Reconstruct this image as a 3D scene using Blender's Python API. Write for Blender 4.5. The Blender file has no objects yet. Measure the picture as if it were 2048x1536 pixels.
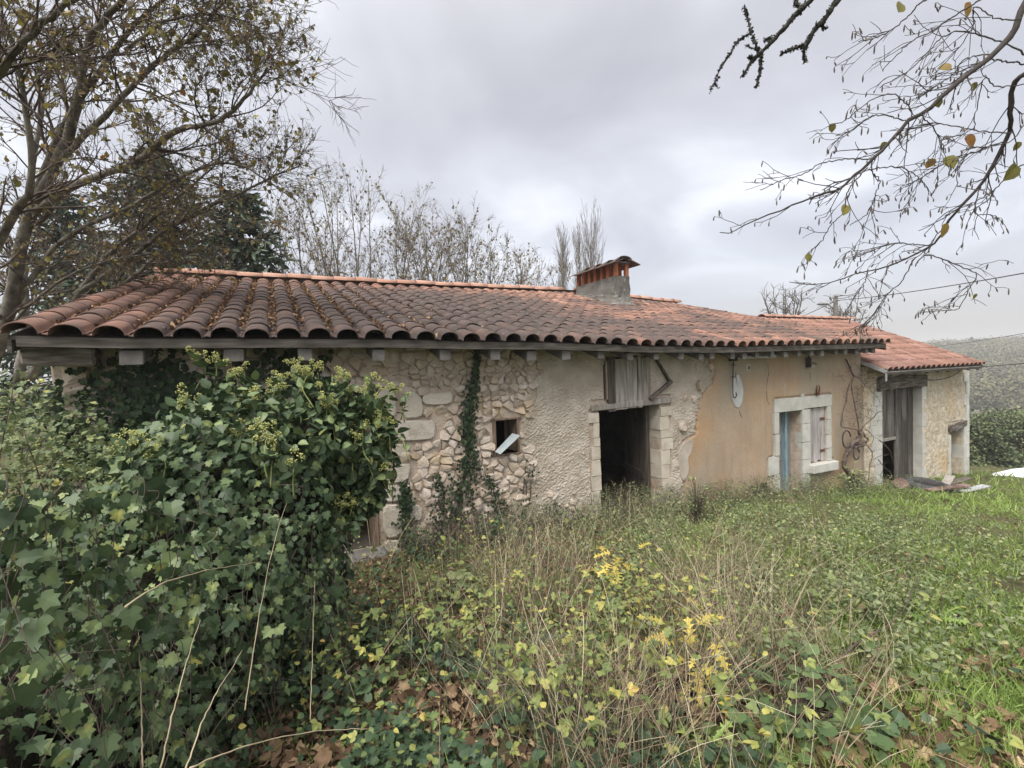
import bpy, math, random
import numpy as np
from mathutils import Matrix, Vector, noise as mnoise

sc = bpy.context.scene
COL = sc.collection

# ---------------------------------------------------------------- camera
F_PX = 940.0                                   # focal length in pixels of the 2048 px wide photograph
EYE = np.array([0.0, -5.6, 2.25])
YAW, PITCH, ROLL = math.radians(26.6), math.radians(2.0), math.radians(1.9)
_f = np.array([math.sin(YAW) * math.cos(PITCH), math.cos(YAW) * math.cos(PITCH), -math.sin(PITCH)])
_r0 = np.array([math.cos(YAW), -math.sin(YAW), 0.0])
_u0 = np.cross(_r0, _f)
_r = math.cos(ROLL) * _r0 - math.sin(ROLL) * _u0
_u = math.cos(ROLL) * _u0 + math.sin(ROLL) * _r0
cam = bpy.data.cameras.new("camera")
cam.sensor_width = 36.0
cam.lens = F_PX / 2048 * 36
cam.clip_start, cam.clip_end = 0.05, 3000
cam_o = bpy.data.objects.new("camera", cam)
COL.objects.link(cam_o)
cam_o.matrix_world = Matrix([[_r[0], _u[0], -_f[0], EYE[0]], [_r[1], _u[1], -_f[1], EYE[1]],
                             [_r[2], _u[2], -_f[2], EYE[2]], [0, 0, 0, 1]])
sc.camera = cam_o

# ---------------------------------------------------------------- sky, sun, exposure
SUN_EL, SUN_AZ = math.radians(60), math.radians(238)     # azimuth measured clockwise from +Y
w = bpy.data.worlds.new("World")
sc.world = w
w.use_nodes = True
nt = w.node_tree
nt.nodes.clear()
def N(tree, typ, **kw):
    n = tree.nodes.new(typ)
    for k, v in kw.items():
        setattr(n, k, v)
    return n
def ramp(n, stops):
    e = n.color_ramp.elements
    while len(e) < len(stops):
        e.new(0.5)
    for q, (p, c) in zip(e, stops):
        q.position = p
        q.color = (c[0], c[1], c[2], 1) if len(c) == 3 else c
out = N(nt, 'ShaderNodeOutputWorld')
add = N(nt, 'ShaderNodeAddShader')
bg1, bg2 = N(nt, 'ShaderNodeBackground'), N(nt, 'ShaderNodeBackground')
sky = N(nt, 'ShaderNodeTexSky', sky_type='NISHITA', sun_disc=False, sun_elevation=SUN_EL, sun_rotation=SUN_AZ)
sky.air_density, sky.dust_density, sky.ozone_density = 0.5, 6.0, 1.0
bg1.inputs['Strength'].default_value = 0.05   # thin blue through the cloud
# a closed grey cloud deck, seen from below: brighter overhead, soft banks that flatten towards the horizon
tc = N(nt, 'ShaderNodeTexCoord')
sep = N(nt, 'ShaderNodeSeparateXYZ')
nt.links.new(tc.outputs['Generated'], sep.inputs[0])
zc = N(nt, 'ShaderNodeMath', operation='MAXIMUM'); zc.inputs[1].default_value = 0.0
nt.links.new(sep.outputs['Z'], zc.inputs[0])
za = N(nt, 'ShaderNodeMath', operation='ADD'); za.inputs[1].default_value = 0.22
nt.links.new(zc.outputs[0], za.inputs[0])
dx, dy = N(nt, 'ShaderNodeMath', operation='DIVIDE'), N(nt, 'ShaderNodeMath', operation='DIVIDE')
nt.links.new(sep.outputs['X'], dx.inputs[0]); nt.links.new(za.outputs[0], dx.inputs[1])
nt.links.new(sep.outputs['Y'], dy.inputs[0]); nt.links.new(za.outputs[0], dy.inputs[1])
cmb = N(nt, 'ShaderNodeCombineXYZ')
nt.links.new(dx.outputs[0], cmb.inputs[0]); nt.links.new(dy.outputs[0], cmb.inputs[1])
cl = N(nt, 'ShaderNodeTexNoise')
cl.inputs['Scale'].default_value = 1.5; cl.inputs['Detail'].default_value = 6
cl.inputs['Roughness'].default_value = 0.46; cl.inputs['Distortion'].default_value = 0.4
nt.links.new(cmb.outputs[0], cl.inputs['Vector'])
cr = N(nt, 'ShaderNodeValToRGB')
ramp(cr, [(0.30, (0.42, 0.405, 0.385)), (0.43, (0.515, 0.50, 0.478)), (0.53, (0.61, 0.602, 0.585)), (0.66, (0.86, 0.85, 0.83))])
nt.links.new(cl.outputs['Fac'], cr.inputs[0])
hz = N(nt, 'ShaderNodeMapRange'); hz.inputs['From Max'].default_value = 0.32
hz.interpolation_type = 'SMOOTHSTEP'
nt.links.new(zc.outputs[0], hz.inputs['Value'])
mxs = N(nt, 'ShaderNodeMix', data_type='RGBA')
mxs.inputs['A'].default_value = (0.47, 0.46, 0.44, 1)
nt.links.new(hz.outputs[0], mxs.inputs['Factor']); nt.links.new(cr.outputs[0], mxs.inputs['B'])
nt.links.new(sky.outputs[0], bg1.inputs['Color'])
zen = N(nt, 'ShaderNodeMapRange'); zen.inputs['From Min'].default_value = 0.55; zen.inputs['To Min'].default_value = 1.0; zen.inputs['To Max'].default_value = 1.9
nt.links.new(zc.outputs[0], zen.inputs['Value'])
zm = N(nt, 'ShaderNodeVectorMath', operation='SCALE')
nt.links.new(mxs.outputs['Result'], zm.inputs[0]); nt.links.new(zen.outputs[0], zm.inputs['Scale'])
nt.links.new(zm.outputs[0], bg2.inputs['Color'])
bg2.inputs['Strength'].default_value = 0.375
nt.links.new(bg1.outputs[0], add.inputs[0]); nt.links.new(bg2.outputs[0], add.inputs[1])
nt.links.new(add.outputs[0], out.inputs[0])

sun = bpy.data.lights.new("sun", 'SUN')
sun.energy = 1.5
sun.angle = math.radians(48)
sun.color = (1.0, 0.965, 0.915)
sun_o = bpy.data.objects.new("sun", sun)
COL.objects.link(sun_o)
_d = Vector((math.sin(SUN_AZ) * math.cos(SUN_EL), math.cos(SUN_AZ) * math.cos(SUN_EL), math.sin(SUN_EL)))
sun_o.rotation_euler = _d.to_track_quat('Z', 'Y').to_euler()
vs = sc.view_settings
vs.view_transform = 'Standard'
vs.look = 'None'
vs.gamma = 1.0
vs.use_curve_mapping = False
vs.exposure = 1.50
sc.cycles.max_bounces = 6
sc.cycles.diffuse_bounces = 4
sc.cycles.transparent_max_bounces = 8
sc.cycles.volume_bounces = 0
sc.cycles.volume_step_rate = 10
sc.cycles.use_denoising = True

# ---------------------------------------------------------------- measuring: where a pixel's sight line meets a plane
def ray(px, py):
    return _f + _r * ((px - 1024) / F_PX) + _u * ((768 - py) / F_PX)
def on_y(px, py, y=0.0):
    d = ray(px, py); s = (y - EYE[1]) / d[1]
    return EYE + d * s
def on_x(px, py, x):
    d = ray(px, py); s = (x - EYE[0]) / d[0]
    return EYE + d * s
def at_d(px, py, dep):
    return EYE + ray(px, py) * dep
def XZ(px, py, y=0.0):
    p = on_y(px, py, y); return p[0], p[2]
def rf(r, f, z):                                # right / forward of the camera, height
    return np.array([math.sin(YAW) * f + math.cos(YAW) * r, EYE[1] + math.cos(YAW) * f - math.sin(YAW) * r, z])
def project(P):
    d = np.asarray(P) - EYE
    dep = d @ _f
    return 1024 + F_PX * (d @ _r) / dep, 768 - F_PX * (d @ _u) / dep, dep

# ---------------------------------------------------------------- helpers
WM = {}
def link(name, data, parent=None, M=None):
    o = bpy.data.objects.new(name, data)
    COL.objects.link(o)
    M = M if M is not None else Matrix.Identity(4)
    if parent is not None:
        o.parent = parent
        o.matrix_parent_inverse = WM[parent].inverted()
    o.matrix_basis = M
    WM[o] = M
    return o
def tag(o, label=None, cat=None, group=None, kind=None):
    if label: o['label'] = label
    if cat: o['category'] = cat
    if group: o['group'] = group
    if kind: o['kind'] = kind
    return o
def thing(name, label, cat, loc=(0, 0, 0), group=None):
    o = link(name, None, None, Matrix.Translation(Vector([float(c) for c in loc])))
    o.empty_display_size = 0.1
    return tag(o, label, cat, group)

def unit(v):
    v = np.asarray(v, float)
    return v / np.maximum(np.linalg.norm(v, axis=-1, keepdims=True), 1e-9)

class MB:
    """collects geometry for ONE mesh object"""
    def __init__(s):
        s.v, s.f, s.t, s.n = [], [], [], 0
    def add(s, V, faces, tint=0.5):
        V = np.asarray(V, float).reshape(-1, 3)
        if isinstance(faces, np.ndarray):
            s.f.append(faces.astype(np.int64) + s.n)
        else:
            by = {}
            for q in faces:
                by.setdefault(len(q), []).append(q)
            for q in by.values():
                s.f.append(np.array(q, np.int64) + s.n)
        s.v.append(V)
        s.t.append(np.full(len(V), tint) if np.isscalar(tint) else np.asarray(tint, float))
        s.n += len(V)
        return s
    def mesh(s, name, mat=None, smooth=False):
        me = bpy.data.meshes.new(name)
        V = np.concatenate(s.v); T = np.concatenate(s.t)
        loops = np.concatenate([q.ravel() for q in s.f])
        tot = np.concatenate([np.full(len(q), q.shape[1]) for q in s.f])
        st = np.concatenate([[0], np.cumsum(tot)[:-1]])
        me.vertices.add(len(V)); me.vertices.foreach_set('co', V.astype(np.float32).ravel())
        me.loops.add(len(loops)); me.loops.foreach_set('vertex_index', loops.astype(np.int32))
        me.polygons.add(len(tot)); me.polygons.foreach_set('loop_start', st.astype(np.int32))
        me.polygons.foreach_set('use_smooth', np.full(len(tot), bool(smooth)))
        a = me.attributes.new('tint', 'FLOAT', 'POINT')
        a.data.foreach_set('value', T.astype(np.float32))
        me.update(calc_edges=True)
        if mat: me.materials.append(mat)
        return me
    def build(s, name, mat, parent=None, smooth=False, **kw):
        return tag(link(name, s.mesh(name, mat, smooth), parent), **kw)
    # shapes
    def box(s, x0, x1, y0, y1, z0, z1, tint=0.5, bev=0.0):
        V = [[x, y, z] for x in (x0, x1) for y in (y0, y1) for z in (z0, z1)]
        return s.hexa(V, tint, bev)
    HF = [(0, 1, 3, 2), (4, 6, 7, 5), (0, 4, 5, 1), (2, 3, 7, 6), (0, 2, 6, 4), (1, 5, 7, 3)]
    def hexa(s, V, tint=0.5, bev=0.0):
        """eight corners ordered x,y,z binary; bev > 0 chamfers every edge by inset faces"""
        V = np.asarray(V, float)
        if bev <= 0:
            return s.add(V, s.HF, tint)
        nv, fs, idx = [], [], {}
        c = V.mean(0)
        for fi, q in enumerate(s.HF):
            fc = V[list(q)].mean(0)
            for k in q:
                d = fc - V[k]
                l = np.linalg.norm(d)
                idx[(fi, k)] = len(nv)
                e1 = V[q[(q.index(k) + 1) % 4]] - V[k]; e2 = V[q[q.index(k) - 1]] - V[k]
                nv.append(V[k] + unit(e1) * min(bev, np.linalg.norm(e1) * .3) + unit(e2) * min(bev, np.linalg.norm(e2) * .3))
            fs.append([idx[(fi, k)] for k in q])
        edges = {}
        for fi, q in enumerate(s.HF):
            for i in range(4):
                a, b = q[i], q[(i + 1) % 4]
                edges.setdefault(frozenset((a, b)), []).append((fi, a, b))
        for (f1, a, b), (f2, _, _) in edges.values():
            fs.append([idx[(f1, b)], idx[(f1, a)], idx[(f2, a)], idx[(f2, b)]])
        for k in range(8):
            t3 = [idx[(fi, k)] for fi, q in enumerate(s.HF) if k in q]
            n = np.cross(np.array(nv[t3[1]]) - nv[t3[0]], np.array(nv[t3[2]]) - nv[t3[0]])
            if n @ (V[k] - c) < 0: t3 = t3[::-1]
            fs.append(t3)
        return s.add(nv, fs, tint)
    def tube(s, P, R, n=6, tint=0.5, cap=True):
        P = np.asarray(P, float); k = len(P)
        R = np.full(k, R) if np.isscalar(R) else np.asarray(R, float)
        V, F = tubes(P[None], R[None], n)
        s.add(V, F, tint)
        if cap:
            b = s.n - k * n
            s.f.append(np.array([[b + i for i in range(n)][::-1]])); s.f.append(np.array([[b + (k - 1) * n + i for i in range(n)]]))
        return s
    def lathe(s, prof, c=(0, 0, 0), ax=2, n=20, tint=.5, e=None):
        """profile of (radius, height) spun about an axis"""
        a = np.arange(n) * 2 * math.pi / n
        V = []
        for r, h in prof:
            p = np.stack([r * np.cos(a), r * np.sin(a), np.full(n, h)], 1)
            if ax == 1: p = p[:, [0, 2, 1]]
            if ax == 0: p = p[:, [2, 0, 1]]
            V.append(p)
        V = np.concatenate(V)
        if e is not None: V = V @ np.array(e.to_matrix() if hasattr(e, 'to_matrix') else e).T
        i, j = np.meshgrid(np.arange(len(prof) - 1), np.arange(n), indexing='ij')
        i, j = i.ravel(), j.ravel(); j2 = (j + 1) % n
        return s.add(V + np.array(c), np.stack([i * n + j, i * n + j2, (i + 1) * n + j2, (i + 1) * n + j], 1), tint)

def tubes(P, R, n=4):
    """(M,k,3) polylines with (M,k) radii -> vertices, quads"""
    M, k, _ = P.shape
    T = np.gradient(P, axis=1) if k > 2 else np.repeat(P[:, 1:] - P[:, :1], 2, 1)
    T = unit(T)
    mean = unit(P[:, -1] - P[:, 0])
    ref = np.eye(3)[np.argmin(np.abs(mean), axis=1)][:, None, :]
    A = unit(np.cross(T, np.broadcast_to(ref, T.shape)))
    B = np.cross(T, A)
    a = np.arange(n) * 2 * math.pi / n
    V = P[:, :, None, :] + R[:, :, None, None] * (np.cos(a)[:, None] * A[:, :, None, :] + np.sin(a)[:, None] * B[:, :, None, :])
    m, i, j = np.meshgrid(np.arange(M), np.arange(k - 1), np.arange(n), indexing='ij')
    m, i, j = m.ravel(), i.ravel(), j.ravel()
    b = m * k * n
    j2 = (j + 1) % n
    F = np.stack([b + i * n + j, b + i * n + j2, b + (i + 1) * n + j2, b + (i + 1) * n + j], 1)
    return V.reshape(-1, 3), F

def smooth_line(pts, k=24, wig=0.0, seed=0):
    """a Catmull-Rom curve through points"""
    p = np.asarray(pts, float)
    q = np.vstack([2 * p[0] - p[1], p, 2 * p[-1] - p[-2]])
    t = np.linspace(0, len(p) - 1 - 1e-6, k)
    i = t.astype(int); u = (t - i)[:, None]
    a, b, c, d = q[i], q[i + 1], q[i + 2], q[i + 3]
    o = 0.5 * (2 * b + (c - a) * u + (2 * a - 5 * b + 4 * c - d) * u ** 2 + (3 * b - a - 3 * c + d) * u ** 3)
    if wig:
        o += np.random.default_rng(seed).normal(0, wig, o.shape)
    return o

def grow(g, P, R, n, l0, l1, a0, a1, k=5, up=0.0, wig=0.12, t0=0.25, t1=1.0, rr=0.6, rmin=0.0012, taper=0.35, bias=None):
    """n children on every polyline of P"""
    M, K, _ = P.shape
    pi = np.repeat(np.arange(M), n)
    t = (t0 + (t1 - t0) * g.random(M * n)) * (K - 1)
    i = np.minimum(t.astype(int), K - 2); fr = (t - i)[:, None]
    A, B = P[pi, i], P[pi, i + 1]
    S = A + (B - A) * fr
    d = unit(B - A)
    pr = unit(np.cross(d, g.normal(size=d.shape)))
    a = g.uniform(a0, a1, (M * n, 1))
    D = unit(d * np.cos(a) + pr * np.sin(a))
    L = g.uniform(l0, l1, M * n) * (1.15 - 0.5 * t / (K - 1))
    st = (L / (k - 1))[:, None]
    pts = [S]
    for q in range(k - 1):
        D = D + g.normal(0, wig, D.shape)
        D[:, 2] += up
        if bias is not None: D = D + bias
        D = unit(D)
        pts.append(pts[-1] + D * st)
    r0 = np.maximum(rr * (R[pi, i] + (R[pi, i + 1] - R[pi, i]) * fr[:, 0]), rmin)
    RR = np.maximum(r0[:, None] * np.linspace(1, taper, k)[None], rmin * 0.6)
    return np.stack(pts, 1), RR

# ---- leaves: templates lie along +y (base at the origin, length 1), face +z
def fan(outline, c=(0, .4), fold=.18, droop=.12):
    p = np.array([c] + list(outline), float)
    z = fold * np.abs(p[:, 0]) - droop * p[:, 1] ** 2
    n = len(outline)
    return np.c_[p, z], np.array([[0, 1 + i, 1 + (i + 1) % n] for i in range(n)])
def mirror(half):
    return half + [(-x, y) for x, y in reversed(half) if abs(x) > 1e-6]
IVY = fan(mirror([(0, .02), (.16, -.1), (.34, -.02), (.52, .2), (.34, .36), (.46, .62), (.2, .66), (0, 1.0)]), (0, .33))
OVATE = fan(mirror([(0, 0), (.26, .16), (.36, .42), (.24, .74), (0, 1.0)]), (0, .45), .3, .18)
HAZEL = fan(mirror([(0, 0), (.3, .06), (.42, .36), (.36, .66), (.16, .86), (0, 1.0)]), (0, .48), .22, .2)
SLIM = fan(mirror([(0, 0), (.15, .3), (.13, .65), (0, 1.0)]), (0, .5), .3, .2)
DEAD = fan(mirror([(0, 0), (.3, .1), (.42, .4), (.3, .55), (.34, .72), (0, 1.0)]), (0, .45), .75, .35)
MAPLE = fan(mirror([(0, 0), (.22, -.02), (.5, .18), (.3, .34), (.52, .68), (.2, .62), (0, 1.0)]), (0, .3), .35, .3)
def _round():
    o = []
    for i in range(18):
        a = -math.pi / 2 + (i + .5) * 2 * math.pi / 18
        r = .5 * (1 if i % 2 else .88)
        if i in (0, 17): r *= .55
        o.append((r * math.cos(a), .5 + r * math.sin(a)))
    return fan(o, (0, .3), -.0, .1)
ROUND = _round()
def _tri():
    V, F = [], []
    n = 0
    for ang, off, s in ((0, .42, .6), (1.05, .34, .52), (-1.05, .34, .52)):
        v, f = OVATE
        c, sn = math.cos(ang), math.sin(ang)
        x, y = v[:, 0] * s * 1.0, v[:, 1] * s
        V.append(np.c_[x * c + y * sn, off - .02 + (-x * sn + y * c) , v[:, 2] * s + .02])
        F.append(f + n); n += len(v)
    return np.concatenate(V), np.concatenate(F)
TRI = _tri()
def _thistle():
    h = [(0, 0)]
    for i in range(5):
        y = .1 + i * .17
        h += [(.05, y), (.3 - .03 * i, y + .13), (.08, y + .12)]
    h += [(0, 1)]
    p = mirror(h); n = len(h)
    # strip of quads from midrib
    V = [(x, y, .25 * abs(x) - .35 * y * y) for x, y in p]
    F = []
    mid = []
    for i in range(1, n - 1):
        mid.append(len(V)); V.append((0, h[i][1], -.35 * h[i][1] ** 2))
    L = len(p)
    for i in range(1, n - 2):
        F.append((mid[i - 1], i, i + 1)); F.append((mid[i - 1], i + 1, mid[i]))
        F.append((mid[i - 1], L - i - 1, L - i)); F.append((mid[i - 1], mid[i], L - i - 1))
    F.append((0, 1, mid[0])); F.append((0, mid[0], L - 1)); F.append((mid[-1], n - 2, n - 1)); F.append((mid[-1], n - 1, n))
    return np.array(V), np.array(F)
THISTLE = _thistle()
def _blade(bend=.35, wdt=.03):
    V, F = [], []
    for i in range(5):
        t = i / 4
        V += [(-wdt * (1 - t * .9), t * (1 - .25 * bend * t), -bend * t * t), (wdt * (1 - t * .9), t * (1 - .25 * bend * t), -bend * t * t)]
    for i in range(4):
        F += [(2 * i, 2 * i + 1, 2 * i + 3), (2 * i, 2 * i + 3, 2 * i + 2)]
    return np.array(V), np.array(F)
BLADE = _blade()

def frames(pos, ydir, nrm):
    y = unit(ydir)
    n = unit(nrm - (nrm * y).sum(1, keepdims=True) * y)
    return np.cross(y, n), y, n
def leaf_mb(mb, T, pos, ydir, nrm, size, tint, g, wide=(0.85, 1.15)):
    """adds many leaves to one mesh"""
    v, f = T
    x, y, n = frames(pos, ydir, nrm)
    N_ = len(pos)
    curl = g.uniform(.3, 1.8, N_)
    wd = g.uniform(*wide, N_)
    loc = np.broadcast_to(v, (N_,) + v.shape).copy()
    loc[:, :, 2] *= curl[:, None]; loc[:, :, 0] *= wd[:, None]
    loc *= np.asarray(size)[:, None, None]
    V = pos[:, None, :] + loc[:, :, :1] * x[:, None] + loc[:, :, 1:2] * y[:, None] + loc[:, :, 2:] * n[:, None]
    F = (f[None] + (np.arange(N_) * len(v))[:, None, None]).reshape(-1, 3)
    tv_ = np.repeat(np.asarray(tint, float), len(v)).reshape(N_, len(v))
    tv_[:, 0] += .12                                   # paler along the midrib
    mb.add(V.reshape(-1, 3), F, tv_.ravel())
_lv = {}
def leaves(parent, T, pos, ydir, nrm, size, tint, mat, g, n_parts=0, name='leaf', rest='foliage', stuff_label=None, smooth=False):
    """the largest in view become leaves of their own, the others one piece of foliage"""
    size = np.asarray(size); tint = np.asarray(tint)
    sel = np.zeros(len(pos), bool)
    if n_parts:
        px, py, dep = project(pos)
        ok = (px > 0) & (px < 2048) & (py > 0) & (py < 1536) & (dep > .2)
        sc_ = np.where(ok, size / np.maximum(dep, .2), 0)
        sel[np.argsort(-sc_)[:n_parts]] = True
        x, y, n = frames(pos, ydir, nrm)
        NV = 8
        key = (id(T), mat.name)
        if key not in _lv:
            vs_ = []
            for q in range(NV):
                v, f = T
                v = v.copy(); v[:, 2] *= .4 + 1.4 * q / NV; v[:, 0] *= 1.12 - .25 * ((q * 5) % NV) / NV
                vs_.append((v, f))
            _lv[key] = vs_, {}
        vs_, cache = _lv[key]
        for i in np.nonzero(sel)[0]:
            q = (int(i) % NV, int(round(float(np.clip(tint[i], 0, 1)) * 12)))
            if q not in cache:
                cache[q] = MB().add(vs_[q[0]][0], vs_[q[0]][1], q[1] / 12).mesh(name, mat, smooth)
            s = float(size[i])
            M = Matrix([[x[i, 0] * s, y[i, 0] * s, n[i, 0] * s, pos[i, 0]], [x[i, 1] * s, y[i, 1] * s, n[i, 1] * s, pos[i, 1]],
                        [x[i, 2] * s, y[i, 2] * s, n[i, 2] * s, pos[i, 2]], [0, 0, 0, 1]])
            link(name, cache[q], parent, M)
    k = ~sel
    if k.any():
        mb = MB()
        leaf_mb(mb, T, pos[k], ydir[k], nrm[k], size[k], tint[k], g)
        o = mb.build(rest, mat, parent, kind='stuff', smooth=smooth)
        if stuff_label: o['label'] = stuff_label
        return o

# ---------------------------------------------------------------- materials
def mat(name, stops, scale=4.0, detail=6, rough=0.9, bump=0.0, bscale=60, tint=0.0, spec=0.25, trans=0.0, obj_rand=0.0,
        stretch=(1, 1, 1), contrast=(0.32, 0.68), layers=(), metal=0.0, bdetail=4, object_space=False):
    """colour ramp over noise (mixed with the per-piece tint); layers: (scale, lo, hi, colour, amount, stretch) patches on top"""
    m = bpy.data.materials.new(name)
    m.use_nodes = True
    t = m.node_tree
    t.nodes.clear()
    L = t.links.new
    o = N(t, 'ShaderNodeOutputMaterial')
    b = N(t, 'ShaderNodeBsdfPrincipled')
    b.inputs['Roughness'].default_value = rough
    b.inputs['Specular IOR Level'].default_value = spec
    b.inputs['Metallic'].default_value = metal
    if object_space:
        pos = N(t, 'ShaderNodeTexCoord').outputs['Object']
    else:
        pos = N(t, 'ShaderNodeNewGeometry').outputs['Position']
    def vec(st):
        if tuple(st) == (1, 1, 1): return pos
        mp = N(t, 'ShaderNodeMapping'); mp.inputs['Scale'].default_value = st
        L(pos, mp.inputs[0]); return mp.outputs[0]
    def nz(s_, d, st=(1, 1, 1), r=.55):
        n = N(t, 'ShaderNodeTexNoise'); n.inputs['Scale'].default_value = s_; n.inputs['Detail'].default_value = d
        n.inputs['Roughness'].default_value = r
        L(vec(st), n.inputs['Vector']); return n.outputs['Fac']
    def mrange(x, a, c):
        r = N(t, 'ShaderNodeMapRange'); r.inputs['From Min'].default_value = a; r.inputs['From Max'].default_value = c
        L(x, r.inputs['Value']); return r.outputs[0]
    def mixf(a, c, f):
        x = N(t, 'ShaderNodeMix'); x.inputs['Factor'].default_value = f
        L(a, x.inputs['A']); L(c, x.inputs['B']); return x.outputs['Result']
    fac = mrange(nz(scale, detail, stretch), *contrast)
    if tint:
        a = N(t, 'ShaderNodeAttribute', attribute_name='tint')
        fac = mixf(fac, a.outputs['Fac'], tint)
    if obj_rand:
        oi = N(t, 'ShaderNodeObjectInfo')
        fac = mixf(fac, oi.outputs['Random'], obj_rand)
    cr_ = N(t, 'ShaderNodeValToRGB'); ramp(cr_, stops)
    L(fac, cr_.inputs[0])
    c = cr_.outputs[0]
    for ly in layers:
        s_, lo, hi, cc, amt = ly[:5]
        msk = mrange(nz(s_, 6, ly[5] if len(ly) > 5 else (1, 1, 1), .6), lo, hi)
        mu = N(t, 'ShaderNodeMath', operation='MULTIPLY'); mu.inputs[1].default_value = amt
        L(msk, mu.inputs[0])
        x = N(t, 'ShaderNodeMix', data_type='RGBA')
        L(mu.outputs[0], x.inputs['Factor']); L(c, x.inputs['A']); x.inputs['B'].default_value = (*cc, 1)
        c = x.outputs['Result']
    L(c, b.inputs['Base Color'])
    if bump:
        bn = N(t, 'ShaderNodeBump'); bn.inputs['Strength'].default_value = bump; bn.inputs['Distance'].default_value = 0.02
        L(nz(bscale, bdetail, stretch, .65), bn.inputs['Height']); L(bn.outputs[0], b.inputs['Normal'])
    sh = b.outputs[0]
    if trans:
        tr = N(t, 'ShaderNodeBsdfTranslucent'); L(c, tr.inputs['Color'])
        ms = N(t, 'ShaderNodeMixShader'); ms.inputs[0].default_value = trans
        L(sh, ms.inputs[1]); L(tr.outputs[0], ms.inputs[2]); sh = ms.outputs[0]
    L(sh, o.inputs['Surface'])
    m['_c'] = 1
    return m
rng = np.random.default_rng(7)
_gb = np.random.default_rng(77)
def block(x0, x1, y0, y1, z0, z1, name, m, parent, bev=.002, jit=.006):
    V = np.array([[x, y, z] for x in (x0, x1) for y in (y0, y1) for z in (z0, z1)], float)
    V[[0, 1, 4, 5]] += _gb.normal(0, jit, (4, 3)) * [1, .4, .15]
    return MB().hexa(V, _gb.random(), bev).build(name, m, parent)
random.seed(7)
# ---- colours
M_stone = mat('limestone', [(0, (0.303, 0.251, 0.191)), (.3, (0.472, 0.399, 0.318)), (.65, (0.595, 0.519, 0.436)), (1, (0.707, 0.644, 0.595))], 9, rough=.95, bump=.5, bscale=70,
              obj_rand=.6, layers=[(3.2, .52, .66, (.62, .47, .27), .5), (26, .56, .70, (.20, .165, .12), .6), (1.3, .54, .7, (.30, .28, .22), .5)])
M_quoin = mat('dressed_limestone', [(0, (.44, .40, .32)), (.5, (.54, .50, .42)), (1, (.62, .58, .50))], 5, rough=.95, bump=.7, bscale=38, obj_rand=.4,
              layers=[(6, .54, .66, (.36, .31, .23), .6), (40, .60, .70, (.22, .19, .15), .5)])
M_jamb = mat('worn_jamb_stone', [(0, (.42, .37, .29)), (.5, (.55, .50, .41)), (1, (.66, .61, .52))], 6, rough=.95, bump=.5, bscale=50, obj_rand=.4,
             layers=[(4, .55, .7, (.36, .31, .24), .6), (30, .62, .72, (.22, .19, .15), .5)])
M_quoin2 = mat('pale_frame_stone', [(0, (0.423, 0.423, 0.377)), (.5, (0.515, 0.515, 0.469)), (1, (0.607, 0.607, 0.561))], 5, rough=.9, bump=.2, bscale=60, obj_rand=.25,
               layers=[(8, .60, .74, (.48, .46, .38), .4), (36, .66, .74, (.26, .25, .2), .5)])
M_mortar = mat('earth_mortar', [(0, (0.372, 0.304, 0.232)), (.5, (0.496, 0.420, 0.341)), (1, (0.589, 0.514, 0.451))], 6, rough=1, bump=.9, bscale=45,
               layers=[(2.2, .52, .66, (.40, .27, .14), .45)])
M_rough = mat('grey_roughcast', [(0, (.38, .335, .275)), (.5, (.48, .43, .36)), (1, (.57, .52, .45))], 3.5, rough=1, bump=.6, bscale=55, contrast=(.3, .7),
              layers=[(1.1, .50, .66, (.33, .275, .20), .6), (3, .56, .7, (.30, .275, .235), .6, (2.5, 1, .5)), (14, .60, .72, (.26, .22, .17), .5), (40, .62, .7, (.2, .17, .13), .5)])
M_ochre = mat('ochre_plaster', [(0, (0.345, 0.260, 0.180)), (.5, (0.418, 0.318, 0.228)), (1, (0.481, 0.382, 0.286))], 1.6, rough=1, bump=.6, bscale=70, contrast=(.25, .75),
              layers=[(.9, .42, .60, (.36, .315, .24), .9, (1, 1, .6)), (3, .5, .7, (.31, .235, .15), .5, (3, 1, .35)), (34, .54, .68, (.25, .18, .11), .5), (38, .63, .72, (.66, .58, .44), .5), (.55, .5, .66, (.52, .31, .13), .5)])
M_patch = mat('pale_cement', [(0, (0.429, 0.437, 0.429)), (1, (0.530, 0.538, 0.530))], 6, bump=.2)
M_barnwall = mat('barn_rubble_render', [(0, (.38, .33, .24)), (.5, (.52, .46, .35)), (1, (.66, .61, .50))], 9, rough=1, bump=.9, bscale=24, contrast=(.3, .7),
                 layers=[(1.1, .52, .66, (.53, .37, .18), .6), (21, .60, .68, (.76, .72, .62), .7), (17, .60, .7, (.27, .22, .15), .6)])
M_wood = mat('grey_weathered_wood', [(0, (.16, .14, .12)), (.45, (.30, .28, .25)), (1, (.46, .43, .39))], 3, rough=.95, bump=.6, bscale=9, stretch=(9, 9, .8), obj_rand=.3,
             layers=[(1.6, .52, .7, (.17, .13, .09), .6, (4, 4, 1))])
M_woodh = mat('grey_eave_wood', [(0, (0.061, 0.054, 0.045)), (.45, (0.116, 0.103, 0.088)), (1, (0.204, 0.190, 0.170))], 3, rough=.95, bump=.5, bscale=9, stretch=(.8, 9, 9), obj_rand=.25)  # grey wood darkened further; some of the eave shade is put into the colour
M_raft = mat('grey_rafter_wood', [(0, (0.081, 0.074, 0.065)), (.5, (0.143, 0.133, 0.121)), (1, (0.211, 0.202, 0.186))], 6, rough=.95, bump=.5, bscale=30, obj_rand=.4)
M_dark = mat('dark_old_wood', [(0, (.04, .033, .028)), (.5, (.10, .085, .07)), (1, (.19, .17, .145))], 3, rough=.95, bump=.6, bscale=9, stretch=(9, 9, .8), obj_rand=.35)
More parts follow.
